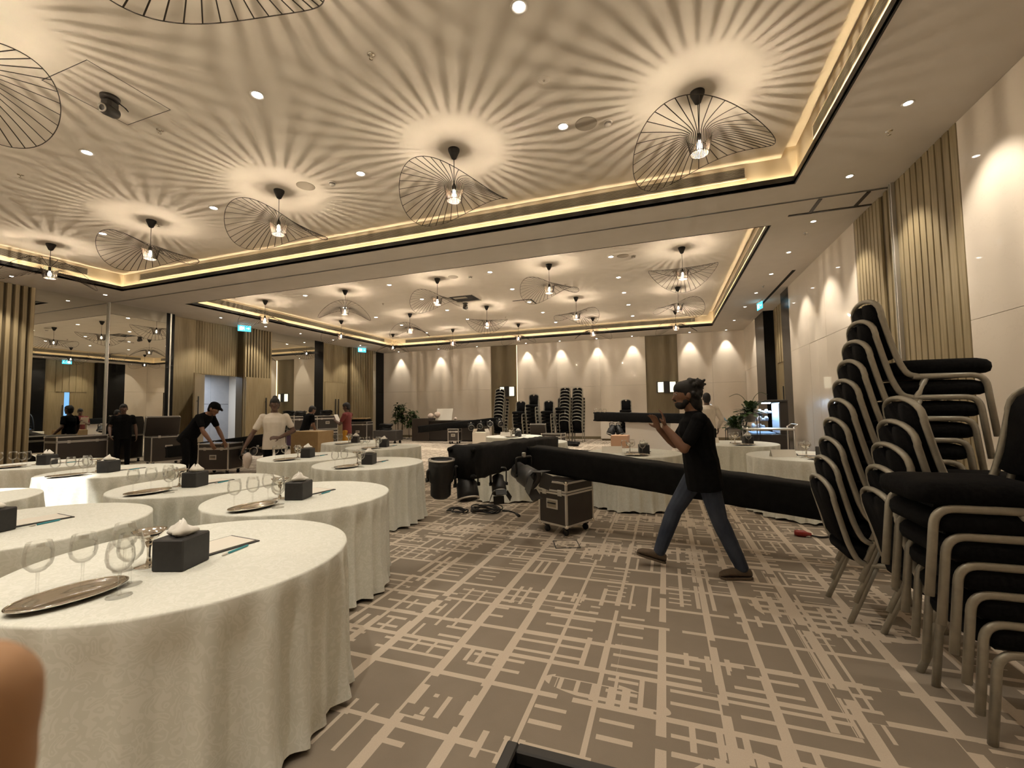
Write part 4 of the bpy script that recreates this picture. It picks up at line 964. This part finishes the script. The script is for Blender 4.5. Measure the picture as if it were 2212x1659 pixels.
# fingertip of the person holding the camera, close to the lens
b = MB()
fp = [Vector((x - .0024, y - .0008, z)) for x, y, z in ((-.0831, .0313, 1.4132), (-.0843, .0313, 1.4079), (-.0885, .0319, 1.394), (-.0985, .0335, 1.368), (-.112, .036, 1.345))]
for (p_, q_), (r1, r2) in zip(zip(fp[:-1], fp[1:]), ((.0078, .0080), (.0080, .0086), (.0086, .0088), (.0088, .0096))): capsule(b, p_, q_, r1, r2, 14)
fg = thing('finger', 'blurred fingertip over the lens at lower left picture edge', 'finger', (0, 0, 0))
fuse(b, 'fingertip', M_skinL, .0012, 4, fg)
# ------------------------------------------------------------------ covered trusses and stage lights
def truss(lab, A, B, t=.30, wob=.010, seed=0, ends=True):
    rnd = random.Random(seed); A, B = Vector(A), Vector(B); d = (B - A).normalized(); sd = d.cross(Vector((0, 0, 1))).normalized(); up = sd.cross(d)
    o = thing('truss', lab, 'truss', A, group='black covered lighting trusses')
    h = t / 2; N = int((B - A).length / .12) + 2; rings = []
    sq = []
    for cx_, cy_, a0 in ((1, 1, 0), (-1, 1, PI / 2), (-1, -1, PI), (1, -1, 1.5 * PI)):
        for k in range(3): sq.append((cx_ * (h - .03) + .03 * math.cos(a0 + k * PI / 4), cy_ * (h - .03) + .03 * math.sin(a0 + k * PI / 4)))
        nx = {(1, 1): (0, h - .006), (-1, 1): (-h + .006, 0), (-1, -1): (0, -h + .006), (1, -1): (h - .006, 0)}[(cx_, cy_)]; sq.append(nx)
    for i in range(N):
        c = d * ((B - A).length * i / (N - 1)); e = 1 + rnd.uniform(-wob, wob); edge = (.94 if i in (0, N - 1) else 1)
        rings.append([tuple(c + sd * (x * e * edge + rnd.uniform(-wob, wob) * .25) + up * (y * e * edge + rnd.uniform(-wob, wob) * .3)) for x, y in sq])
    MB().loft(rings).build('stretch_cover', M_sleeve, o)
    L = (B - A).length
    q = MB()
    for x in (-h + .03, h - .03):
        for y in (-h + .03, h - .03):
            q.tube([tuple(d * -.025 + sd * x + up * y), tuple(d * .02 + sd * x + up * y)], .022, 10); q.tube([tuple(d * (L - .02) + sd * x + up * y), tuple(d * (L + .025) + sd * x + up * y)], .022, 10)
    q.build('chord_end', M_sleeve, o)
    return o, A, d, sd, up
TR = truss('long black-covered truss running behind the walking person onto a flight case', (-1.60, 5.28, .835), (1.95, 4.60, .50), seed=1)
TR2 = truss('black-covered cross truss joined to the long one, lights hung under it', (-1.79, 3.66, .955), (-1.76, 6.75, .845), seed=2, wob=.03)
TR3 = truss('black-covered truss by the left wall with lights at its end', (-12.5, 8.0, .42), (-8.9, 8.15, .80), seed=3)
TR4 = truss('black-covered truss sloping in front of the dark bar counter', (-10.3, 16.9, .58), (-6.4, 16.6, .95), seed=4)
TR5 = truss('black-covered truss lying over the white counter at the back', (-2.2, 14.4, 1.14), (1.3, 14.2, 1.04), seed=5)
def clampset(o, pts, name='clamp'):
    for p in pts:
        q = MB(); q.tube([(p[0] + .055 * math.cos(a), p[1], p[2] + .055 * math.sin(a)) for a in [k * PI / 8 for k in range(16)]], .009, 6, closed=True); q.build(name, M_chrome, o, tuple(-Vector(o.location)))
clampset(TR5[0], [(-2.15, 14.27, 1.34), (-2.0, 14.26, 1.335), (-1.86, 14.25, 1.33)])
def stage_light(loc, d, lab, L=.32, r=.10, m=M_black, doors=False, hang=.12, lens=True):
    o = thing('stage_light', lab, 'stage light', loc, group='black stage lights on the trusses'); mx = align((0, 0, 0), d)
    MB().lathe([(0, -L * .5), (r * .55, -L * .48), (r * .8, -L * .40), (r * .8, -L * .1), (r * .95, -L * .05), (r, L * .3), (r, L * .5), (r * .9, L * .5), (r * .88, L * .42), (0, L * .40)], 28, mx).build('housing', m, o)
    if lens: MB().lathe([(0, L * .425), (r * .86, L * .412), (r * .86, L * .408), (0, L * .408)], 24, mx).build('lens', mat('dark_lens', (.05, .05, .055), .05, spec=.8), o)
    MB().lathe([(r * .86, L * .5), (r * 1.04, L * .5), (r * 1.05, L * .46), (r * .99, L * .46)], 28, mx, closed=True).build('front_ring', M_alu if m is M_black else m, o)
    sx = (mx.to_3x3() @ Vector((1, 0, 0))); sx = Vector((sx.x, sx.y, 0)); sx = sx.normalized() if sx.length > .1 else Vector((1, 0, 0))
    y = MB().tube(bend([tuple(sx * r * 1.08), tuple(sx * r * 1.12 + Vector((0, 0, hang + r * .6))), tuple(-sx * r * 1.12 + Vector((0, 0, hang + r * .6))), tuple(-sx * r * 1.08)], .03, 3), .008, 6, flat=(1.8, .7)).build('yoke', M_blackm, o)
    MB().bbox((-.02, -.02, hang + r * .6), (.02, .02, hang + r * .6 + .05), .005).build('hook', M_alu, y)
    for s in (-1, 1): MB().lathe([(0, -.012), (.018, -.012), (.018, .012), (0, .012)], 12, T(*(sx * s * r * 1.14)) @ align((0, 0, 0), sx)).build('knob', M_blackm, y)
    if doors:
        for k in range(4):
            a = k * PI / 2; q = MB(); m2 = mx @ RZ(a) @ T(r * .98, 0, L * .5) @ RY(R(25)); q.bbox((-.002, -r * .75, 0), (.002, r * .75, r * 1.1), .001, m2); q.build('barn_door', m, o)
    return o
stage_light((-1.93, 3.52, .825), (.06, -.05, 1), 'big upright can light at the near end of the cross truss', .36, .115, hang=.02, lens=True)
stage_light((-1.77, 3.72, .745), (.3, -.35, -1), 'stage light beside the big can, tipped toward the carpet', .28, .10)
stage_light((-1.66, 4.25, .67), (.3, -.5, -.8), 'middle stage light with flaps under the cross truss', .20, .075, doors=True)
stage_light((-1.50, 4.62, .72), (.8, -.35, -.35), 'grey cone stage light under the truss joint', .30, .115, mat('charcoal_metal', (.05, .05, .05), .35), doors=True)
for k, (x, z, dz, w_) in enumerate(((-9.6, .45, (.5, -.6, -.5), 'leftmost'), (-9.2, .50, (.2, -.9, .2), 'second'), (-8.85, .62, (.6, -.6, -.3), 'third'), (-8.55, .74, (.3, -.8, .3), 'rightmost'))):
    stage_light((x, 7.82, z), dz, f'black stage light by the left-wall truss, {w_} of four', .30, .10, hang=.05)
for k, (x, z, dz) in enumerate(((-7.6, .72, (.5, -.8, -.3)), (-7.15, .78, (.1, -.9, -.3)), (-6.75, .80, (.4, -.9, .2)), (-6.35, .86, (.7, -.6, -.2)))):
    stage_light((x, 16.42, z), dz, f'stage light on the bar-side truss, {ORD[k]} from the left', .32, .12, hang=.06)
stage_light((-1.62, 14.05, .72), (-.4, -.3, -1), 'stage light hanging under the truss left of the white counter', .34, .13, hang=.14); 
stage_light((-1.42, 14.1, .72), (.4, -.2, -1), 'second stage light hanging close beside it left of the white counter', .34, .12, hang=.14)
# ------------------------------------------------------------------ flight cases
def flight_case(loc, rz, w_, d_, h_, lab, caster=.11, lid=True, m=M_brownblk, handle=True, lid_h=.12, open_lid=False, panel=None):
    o = thing('flight_case', lab, 'flight case', loc, rz, 'black flight cases'); z0 = caster; X, Y = w_ / 2, d_ / 2; zl = z0 + h_ - lid_h
    MB().box((-X, -Y, z0), (X, Y, zl - .006)).build('case_body', panel or m, o)
    def edges(par, za, zb, vert=True):
        e = .022; g = .003
        for sx in (-1, 1):
            for sy in (-1, 1):
                q = MB(); q.bbox((sx * X - (e if sx > 0 else g), sy * Y - (e if sy > 0 else g), za), (sx * X + (g if sx > 0 else e), sy * Y + (g if sy > 0 else e), zb), .002); q.build('corner_angle', M_alu, par)
        for z, dz in ((za, e), (zb - e, e)):
            for sy in (-1, 1): MB().bbox((-X, sy * Y - (g if sy < 0 else g), z), (X, sy * Y + g, z + dz), .002).build('edge_strip', M_alu, par)
            for sx in (-1, 1): MB().bbox((sx * X - g, -Y, z), (sx * X + g, Y, z + dz), .002).build('edge_strip', M_alu, par)
    edges(o, z0, zl - .006)
    if open_lid: 
        lidm = T(0, Y, zl) @ RX(R(-75)) @ T(0, -Y, -zl)
        l = MB().box((-X, -Y, zl), (X, Y, zl + lid_h)).build('case_lid', m, o); l.matrix_local = lidm
    else: l = MB().box((-X, -Y, zl), (X, Y, zl + lid_h)).build('case_lid', m, o)
    edges(l, zl, zl + lid_h)
    for sx in (-1, 1):
        for sy in (-1, 1):
            MB().sphere((sx * (X - .008), sy * (Y - .008), z0 + .012), .026, 10, 6).build('ball_corner', M_chrome, o)
            MB().sphere((sx * (X - .008), sy * (Y - .008), zl + lid_h - .012), .026, 10, 6).build('ball_corner', M_chrome, l)
            if caster > .05:
                c = MB().bbox((sx * (X - .07) - .03, sy * (Y - .07) - .025, z0 - .035), (sx * (X - .07) + .03, sy * (Y - .07) + .025, z0), .006).build('caster', M_blackm, o)
                MB().lathe([(0, -.014), (.035, -.014), (.038, 0), (.035, .014), (0, .014)], 16, T(sx * (X - .07), sy * (Y - .07), .038) @ RX(PI / 2)).build('wheel', M_black, c)
    if handle:
        for sy in (-1,):
            zc_ = (z0 + zl) / 2 + .05; hd_ = MB().bbox((-.085, -Y - .006, zc_ - .055), (.085, -Y + .001, zc_ + .055), .02).build('handle_dish', M_alu, o)
            MB().bbox((-.065, -Y - .0075, zc_ - .038), (.065, -Y - .005, zc_ + .038), .001).build('dish_recess', M_grille, hd_)
            MB().tube([(-.06, -Y - .012, zc_ + .01), (.06, -Y - .012, zc_ + .01)], .008, 8).build('grip', M_black, hd_)
    for sx in (-1, 1): MB().bbox((sx * X * .55 - .03, -Y - .008, zl - .04), (sx * X * .55 + .03, -Y + .001, zl + .03), .004).build('latch', M_alu, o)
    return o
flight_case((-1.15, 5.14, 0), R(-27), .42, .50, .50, 'small black flight case on casters holding up the long truss')
flight_case((-10.05, 7.55, 0), R(15), .75, .5, .62, 'black flight case on casters below the left-wall truss')
flight_case((-13.45, 8.45, 0), R(75), .8, .55, .82, 'black flight case with open lid before the mirror', open_lid=True)
flight_case((-13.75, 6.62, 0), R(90), 1.0, .5, .82, 'wide plain black case added for a reflection in the left mirror', handle=False)  # case added to stand for a dark box reflected in the mirror
PURP = mat('purple_panel', (.06, .025, .075), .5)
flight_case((-13.55, 13.5, 0), R(70), .95, .6, .58, 'purple-sided flight case at bottom of the stack by the mirror', panel=PURP)
flight_case((-13.55, 13.5, .70), R(70), .92, .58, .55, 'black flight case on top of the purple-sided one', caster=.01)
flight_case((-13.45, 14.55, 0), R(70), .90, .6, .58, 'lower black flight case beside the dark column')
flight_case((-13.45, 14.55, .70), R(70), .9, .58, .55, 'upper black flight case beside the dark column', caster=.01)
flight_case((-12.75, 16.0, 0), R(12), .85, .6, .85, 'tall black flight case before the closed wooden doors')
flight_case((-8.45, 16.62, 0), R(10), .46, .46, .52, 'small black flight case at the foot of the bar counter')
flight_case((-4.55, 15.6, 0), R(0), .6, .45, .40, 'flight case with its lid raised before the back chair stacks', open_lid=True)
flight_case((-3.85, 15.35, 0), R(-5), .75, .5, .42, 'flat black flight case right of the open-lidded one')
# loose gear on the cases
def cable_pile(loc, lab, r=.22, n=7, seed=0, rad=.009, m=M_black):
    rnd = random.Random(seed); o = thing('cable_coil', lab, 'cable', loc, group='coiled black cables')
    for k in range(n):
        c0 = Vector((rnd.uniform(-.03, .03), rnd.uniform(-.03, .03), rad + k * rad * 1.1)); rr = r * rnd.uniform(.75, 1.05)
        MB().tube([tuple(c0 + Vector((rr * math.cos(2 * PI * i / 30), rr * .75 * math.sin(2 * PI * i / 30), .012 * (1 + math.sin(3 * 2 * PI * i / 30 + k))))) for i in range(30)], rad, 6, closed=True).build('loop', m, o)
    return o
c1 = cable_pile((-2.42, 5.72, 0), 'coiled black cable on the carpet before the hanging lights', .22, 6, 1)
MB().tube(bend([(.2, .1, .01), (.32, .1, .012), (.42, .02, .01), (.47, -.06, .012)], .05, 3), .010, 6).build('lead', M_black, c1)
MB().tube([(.47, -.06, .014), (.53, -.14, .014)], .020, 10).build('plug', M_black, c1)
cable_pile((-2.80, 5.58, 0), 'small loop of black cable left of the bigger coil', .15, 3, 2)
cable_pile((-3.4, 16.2, 0), 'tangle of black cables on the floor by the tall chair pair', .35, 9, 3, .014)
cable_pile((-13.4, 14.6, 1.255), 'heap of black cable on the upper case by the dark column', .25, 9, 4, .02)
cable_pile((-13.6, 13.45, 1.255), 'heap of black cable on the case above the purple one', .24, 8, 5, .02)
t = thing('power_cable', 'black power cable with red plug lying right of the truss', 'cable', (1.38, 5.62, 0))
MB().tube(bend([(.06, .0, .02), (.16, -.02, .012), (.26, .05, .012), (.36, .22, .012), (.5, .3, .012)], .08, 4), .010, 8).build('lead', M_black, t)
MB().lathe([(0, -.09), (.026, -.088), (.034, -.06), (.034, .01), (.022, .03), (.014, .07), (0, .07)], 16, T(0, 0, .035) @ RZ(R(-10)) @ RY(PI / 2)).build('plug', mat('red_plastic', (.24, .018, .014), .4), t)
t = thing('floor_socket_plate', 'square carpeted floor box with dark rim before the flight case', 'floor box', (-1.04, 4.62, 0), R(20))
q = MB(); 
for lo, hi in (((-.13, -.13), (.13, -.122)), ((.122, -.122), (.13, .13)), ((-.13, .122), (.122, .13)), ((-.13, -.122), (-.122, .122))): q.box((*lo, 0), (*hi, .006))
q.build('rim', M_blackm, t); MB().box((-.122, -.122, 0), (.122, .122, .004)).build('lid', M_carpet, t)
# open black crate at the bottom edge
t = thing('black_crate', 'open black crate whose corner shows at the bottom edge', 'crate', (-.452, 1.212, 0))
q = MB()
for lo, hi in (((0, -.5, 0), (.025, 0, .5)), ((.025, -.025, 0), (.75, 0, .5)), ((.725, -.5, 0), (.75, -.025, .5)), ((.025, -.5, 0), (.725, -.475, .5)), ((.025, -.475, .0), (.725, -.025, .02))): q.bbox(lo, hi, .003)
q.build('crate_wall', M_black, t)
q = MB()
for lo, hi in (((-.004, -.5, .47), (.03, .004, .506)), ((.03, -.03, .47), (.75, .004, .506))): q.bbox(lo, hi, .004)
q.build('rim', mat('scuffed_black', (.018, .017, .016), .55), t)
# ------------------------------------------------------------------ back of the room
t = thing('cardboard_box', 'large brown cardboard box among the white tables', 'box', (-9.0, 9.32, 0), R(2))
MB().bbox((-.44, -.3, 0), (.44, .3, .92), .006).build('carton', M_card, t)
q = MB()
for k, (a, b_) in enumerate(((-.2, .12), (-.16, .16), (-.2, .02))): q.box((a, -.3015, .40 - k * .055), (b_, -.3002, .425 - k * .055))
q.build('printed_line', mat('brown_ink', (.12, .07, .03), .8), t)
MB().box((-.44, -.03, .9195), (.44, .03, .9212)).build('tape', M_grille, t)
t = thing('cardboard_box', 'pale peach cardboard box left of the white counter', 'box', (-1.28, 13.1, 0), R(-5)); MB().bbox((-.24, -.2, 0), (.24, .2, .62), .006).build('carton', M_peach, t); MB().box((-.24, -.02, .6195), (.24, .02, .621)).build('tape', M_card, t)
t = thing('white_carton', 'white open carton below the bar-side stage lights', 'box', (-6.75, 15.5, 0)); MB().bbox((-.28, -.2, 0), (.28, .2, .55), .005).build('carton', M_white, t)
for sx, a in ((-1, 25), (1, -30)): MB().bbox((-.002, -.19, 0), (.002, .19, .14), .001, T(sx * .275, 0, .545) @ RY(R(-sx * 20))).build('flap', M_white, t)
t = thing('bar_counter', 'long dark bar counter against the left back wall', 'counter', (-9.3, 18.0, 0))
MB().bbox((-1.75, -.35, .06), (1.75, .3, .90), .006).build('front', M_brownblk, t); MB().bbox((-1.8, -.40, .90), (1.8, .32, .94), .004).build('counter_top', M_brownblk, t); MB().bbox((-1.85, -.42, 0), (-.95, .34, 1.04), .006).build('end_block', mat('dark_laminate_2', (.04, .03, .024), .4), t); MB().box((-1.7, -.33, 0), (1.7, .28, .06)).build('plinth', M_black, t)
for x, z, w_ in ((-10.45, 1.13, 'lower one, left'), (-10.1, 1.20, 'taller one, right')):
    o = thing('globe_lamp', f'pale paper globe on the bar counter, {w_}', 'globe', (x, 18.1, .0), group='pale globes on the bar'); z0 = 1.042 if x < -10.2 else .942
    MB().sphere((0, 0, z), .14, 20, 14).build('globe', mat('paper_globe', (.72, .60, .52), .8), o); MB().lathe([(0, z0), (.06, z0), (.05, z - .12), (0, z - .12)], 16).build('base', M_paper, o)
o = thing('small_globe', 'small pale ball right of the white board on the bar', 'globe', (-9.1, 18.0, .941)); MB().sphere((0, 0, .07), .07, 16, 10).build('globe', mat('paper_globe', (.72, .60, .52), .8), o)
o = thing('presentation_board', 'white board leaning back on the dark bar counter', 'board', (-9.75, 18.05, .942), 0); mx = RX(R(-18)); MB().bbox((-.42, -.01, 0), (.42, .01, .56), .003, mx).build('panel', M_paper, o); MB().tube([(-.2, .1, .0), (-.2, .16, .45)], .008, 6).build('prop', M_stem, o)
def bamboo(x, y, h, lab, seed):
    rnd = random.Random(seed); t = thing('bamboo_plant', lab, 'plant', (x, y, 0), group='tall leafy cane plants by the bar')
    MB().bbox((-.24, -.14, 0), (.24, .14, .06), .01).build('planter', M_pot, t)
    lv = MB()
    for k in range(6):
        bx0, by0 = rnd.uniform(-.2, .2), rnd.uniform(-.1, .1); hh = h * rnd.uniform(.75, 1.0); lx, ly = rnd.uniform(-.08, .08), rnd.uniform(-.05, .05)
        MB().tube([(bx0, by0, .04), (bx0 + lx * .5, by0 + ly * .5, hh * .5), (bx0 + lx, by0 + ly, hh)], .011, 6).build('cane', M_stem, t)
        for j in range(64):
            z = hh * rnd.uniform(.48, 1.03); a = rnd.uniform(0, 2 * PI); L = rnd.uniform(.20, .36); u = z / hh; p = Vector((bx0 + lx * u, by0 + ly * u, z)); d = Vector((math.cos(a), math.sin(a), rnd.uniform(-.3, .7))).normalized(); s = d.cross(Vector((0, 0, 1))).normalized() * L * .16
            m1 = p + d * L * .5 + Vector((0, 0, .02)); e = p + d * L - Vector((0, 0, L * .25)); lv.add([p, m1 + s, e, m1 - s], [(0, 1, 2, 3)], True)
    stuff(lv.build('leaves', M_leaf, t))
bamboo(-12.6, 18.8, 1.78, 'taller leafy cane plant left of the dark bar', 1); bamboo(-11.85, 18.75, 1.40, 'shorter leafy cane plant next to the dark bar end', 2)
o = thing('equipment_trolley', 'low dark trolley heaped with black gear by the far doors', 'trolley', (-11.4, 16.1, 0), R(5))
MB().bbox((-.55, -.3, .14), (.55, .3, .58), .02).build('bin', mat('grey_bin', (.045, .04, .038), .6), o)
for sx in (-1, 1):
    for sy in (-1, 1): MB().lathe([(0, -.02), (.055, -.02), (.06, 0), (.055, .02), (0, .02)], 16, T(sx * .45, sy * .22, .06) @ RX(PI / 2)).build('wheel', M_black, o); MB().bbox((sx * .45 - .03, sy * .22 - .03, .1), (sx * .45 + .03, sy * .22 + .03, .145), .004).build('caster', M_blackm, o)
cable_pile((-11.5, 16.1, .582), 'heap of black cable on the low trolley', .28, 7, 7, .03)
for k in range(3):
    o = thing('folded_drape', f'folded black drape on the tall flight case, {("bottom", "middle", "top")[k]} layer', 'drape', (-12.75 + .05 * k, 15.95, .962 + k * .055), R(8 * k), 'folded drapes on the flight case')
    MB().bbox((-.42 + .04 * k, -.26, 0), (.42 - .06 * k, .26, .052), .02).build('fold', M_tee if k < 2 else M_card, o)
# white counters along the back
o = thing('white_counter', 'low white counter standing against the back wall', 'counter', (-2.2, 19.4, 0)); MB().bbox((-.48, -.28, .08), (.48, .28, .98), .005).build('cabinet', M_white, o); MB().box((-.44, -.24, 0), (.44, .24, .08)).build('plinth', M_khaki, o)
o = thing('white_counter', 'bright white counter block under the far truss', 'counter', (-.55, 14.5, 0)); MB().bbox((-.68, -.2, 0), (.68, .26, .94), .005).build('cabinet', M_white, o); MB().bbox((-.70, -.22, .94), (.70, .28, .965), .003).build('counter_top', M_paper, o)
o = thing('white_counter', 'second white counter behind the walking person', 'counter', (.85, 16.2, 0)); MB().bbox((-.7, -.3, 0), (.7, .3, .98), .005).build('cabinet', M_white, o); MB().bbox((-.72, -.32, .98), (.72, .32, 1.0), .003).build('counter_top', M_paper, o)
for k, (x, y) in enumerate(((-1.7, 11.4), (-1.7, 12.35))):
    o = thing('stage_deck', f'low black stage deck on the carpet, {("nearer", "farther")[k]} one', 'stage deck', (x, y, 0), group='low black stage decks'); MB().bbox((-.75, -.45, .14), (.75, .45, .2), .004).build('deck', M_black, o)
    MB().bbox((-.755, -.455, .15), (.755, -.448, .19), .001).build('edge_rail', M_alu, o)
    for sx in (-1, 1):
        for sy in (-1, 1): MB().tube([(sx * .68, sy * .38, 0), (sx * .68, sy * .38, .14)], .025, 10).build('leg', M_alu, o)
# right side: planter stand, showcase, service cart
def pot_plant(x, y, zt, lab, seed, spread, n=90):
    rnd = random.Random(seed); t = thing('potted_plant', lab, 'plant', (x, y, 0), group='leafy plants on metal stands'); w_ = .17
    for sx in (-1, 1):
        for sy in (-1, 1): MB().bbox((sx * w_ - .008, sy * w_ - .008, 0), (sx * w_ + .008, sy * w_ + .008, zt), .002).build('stand_leg', M_blackm, t)
    q = MB()
    for z in (.12, zt - .02):
        for s in (-1, 1): q.box((-w_, s * w_ - .006, z), (w_, s * w_ + .006, z + .012)); q.box((s * w_ - .006, -w_, z), (s * w_ + .006, w_, z + .012))
    q.build('stand_rail', M_blackm, t)
    MB().lathe([(0, zt - .22), (.10, zt - .21), (.155, zt - .08), (.165, zt), (.15, zt), (.14, zt - .04), (0, zt - .05)], 24).build('bowl_pot', M_pot, t)
    MB().lathe([(0, zt - .049), (.138, zt - .045), (0, zt - .03)], 16).build('soil', M_stem, t)
    for j in range(n):
        a = rnd.uniform(0, 2 * PI); el = rnd.uniform(.1, 1.3); L = rnd.uniform(.5, 1.0) * spread; d = Vector((math.cos(a) * math.cos(el), math.sin(a) * math.cos(el), math.sin(el)))
        p0 = Vector((rnd.uniform(-.08, .08), rnd.uniform(-.08, .08), zt - .03)); p1 = p0 + d * L * .55; p2 = p0 + d * L + Vector((0, 0, -.35 * L * math.cos(el)))
        s = d.cross(Vector((0, 0, 1))).normalized() * L * .17; m1 = p1 * .35 + p2 * .65
        MB().add([p0, p1 + s * .25, m1 + s, p2, m1 - s, p1 - s * .25], [(0, 1, 5), (1, 2, 4, 5), (2, 3, 4)], True).build('leaf', M_leaf, t)
    return t
pp = pot_plant(1.86, 11.55, 1.26, 'leafy plant in a pale bowl on a tall black stand', 3, .42, 110)
for s, e in ((-.35, 1.75), (.32, 1.78)): MB().tube(bend([(0, 0, 1.25), (s * .25, 0, 1.6), (s * .7, 0, e - .02), (s * 1.2, 0, e - .1)], .2, 5), [.006] * 14, 5).build('long_blade', M_leaf, pp)
pot_plant(1.50, 11.35, .92, 'lower leafy plant left of the tall planter stand', 4, .42, 110)
t = thing('display_case', 'curved glass pastry showcase glowing blue-white by the right wall', 'display case', (2.32, 12.6, 0), 0)
MB().bbox((-.48, -.4, 0), (.48, .4, .72), .01).build('base_cabinet', M_brownblk, t); MB().bbox((.30, -.4, .72), (.48, .4, 1.50), .008).build('back_panel', M_brownblk, t); MB().bbox((.285, -.38, .74), (.299, .38, 1.48), .002).build('added_liner', mat('pale_liner', (.55, .60, .66), .5), t); MB().bbox((-.02, -.41, 1.50), (.48, .41, 1.56), .008).build('top_board', M_brownblk, t)  # pale blue liner added to brighten the inside of the case
arc = [(-.46 + .46 * (1 - math.cos(a)) * .98, 1.52 - .80 * (1 - math.sin(a))) for a in [k * PI / 2 / 10 for k in range(11)]]
V = [(x, y, z) for y in (-.39, .39) for x, z in arc]; q = MB().add(V, [(i, i + 1, i + 12, i + 11) for i in range(10)], True); q.build('curved_glass', M_showglass, t)
for y in (-.395, .395): MB().tube([(x, y, z) for x, z in arc], .016, 6).build('glass_frame', M_blackm, t)
for k, z in enumerate((.86, 1.04, 1.22)):
    sh = MB().bbox((-.34 + .08 * k, -.37, z), (.29, .37, z + .008), .002).build('glass_shelf', M_showglass, t)
    for j in range(5):
        x_, y_ = -.2 + .08 * k + .1 * (j % 3), -.28 + .14 * j
        MB().lathe([(0, 0), (.045, 0), (.05, .03 + .03 * ((j + k) % 2)), (.03, .06 + .04 * ((j + k) % 2)), (0, .065 + .04 * ((j + k) % 2))], 12, T(x_, y_, z + .0085)).build('pastry_plate', mat('pale_china', (.65, .68, .72), .3), sh)
MB().bbox((.05, -.36, 1.475), (.12, .36, 1.495), .002).build('light_tube', emis('cold_tube', (.50, .75, 1.0), 110), t); MB().bbox((-.30, -.36, .745), (.2, .36, .755), .002).build('light_tray', emis('cold_tray', (.35, .6, 1.0), .9), t)
t = thing('service_cart', 'silver service cart with flat top before the showcase', 'cart', (2.08, 10.85, 0), R(2))
MB().bbox((-.46, -.25, .90), (.46, .25, .935), .004).build('top_shelf', M_alu, t); MB().bbox((-.44, -.24, .36), (.44, .24, .385), .004).build('lower_shelf', M_alu, t)
for sx in (-1, 1):
    for sy in (-1, 1): MB().tube([(sx * .44, sy * .23, .07), (sx * .44, sy * .23, .97)], .014, 8).build('post', M_alu, t); MB().lathe([(0, -.012), (.03, -.012), (.034, 0), (.03, .012), (0, .012)], 14, T(sx * .44, sy * .23, .036) @ RX(PI / 2)).build('wheel', M_black, t)
MB().tube(bend([(.44, -.23, .96), (.52, -.23, 1.02), (.52, .23, 1.02), (.44, .23, .96)], .04, 3), .012, 8).build('push_handle', M_alu, t)
t = thing('plastic_tub', 'clear plastic tub on the lower right of the service cart', 'tub', (2.0, 10.83, .386)); 
V = [(-.25, -.15, 0), (.25, -.15, 0), (.25, .15, 0), (-.25, .15, 0), (-.28, -.17, .18), (.28, -.17, .18), (.28, .17, .18), (-.28, .17, .18)]
MB().add(V, [(0, 1, 2, 3), (0, 1, 5, 4), (1, 2, 6, 5), (2, 3, 7, 6), (3, 0, 4, 7)]).build('tub_wall', glassy('tub_plastic', (.75, .8, .95), .8, .3), t); MB().tube([V[4], V[5], V[6], V[7]], .006, 6, closed=True).build('lip', M_showglass, t)
t = thing('plastic_bag', 'crumpled pale plastic bag held by the person in white polo', 'bag', (-6.83, 5.60, .62))
rnd = random.Random(9); q = MB(); q.sphere((0, 0, 0), .085, 22, 16, None, (1, .7, 1.6)); q.v = [(x * (1 + .22 * math.sin(23 * z + 9 * y) + rnd.uniform(-.06, .06)), y * (1 + .25 * math.sin(31 * x + 17 * z)), z * (1 + .1 * math.sin(40 * x))) for x, y, z in q.v]; q.build('film', mat('cloudy_plastic', (.6, .52, .47), .3), t)
t = thing('paper_sheet', 'white sheet held by the person in maroon T-shirt', 'paper', (-8.66, 9.88, 1.22), R(195)); MB().bbox((-.004, -.105, -.14), (.004, .105, .14), .001, RY(R(25))).build('page', M_paper, t)
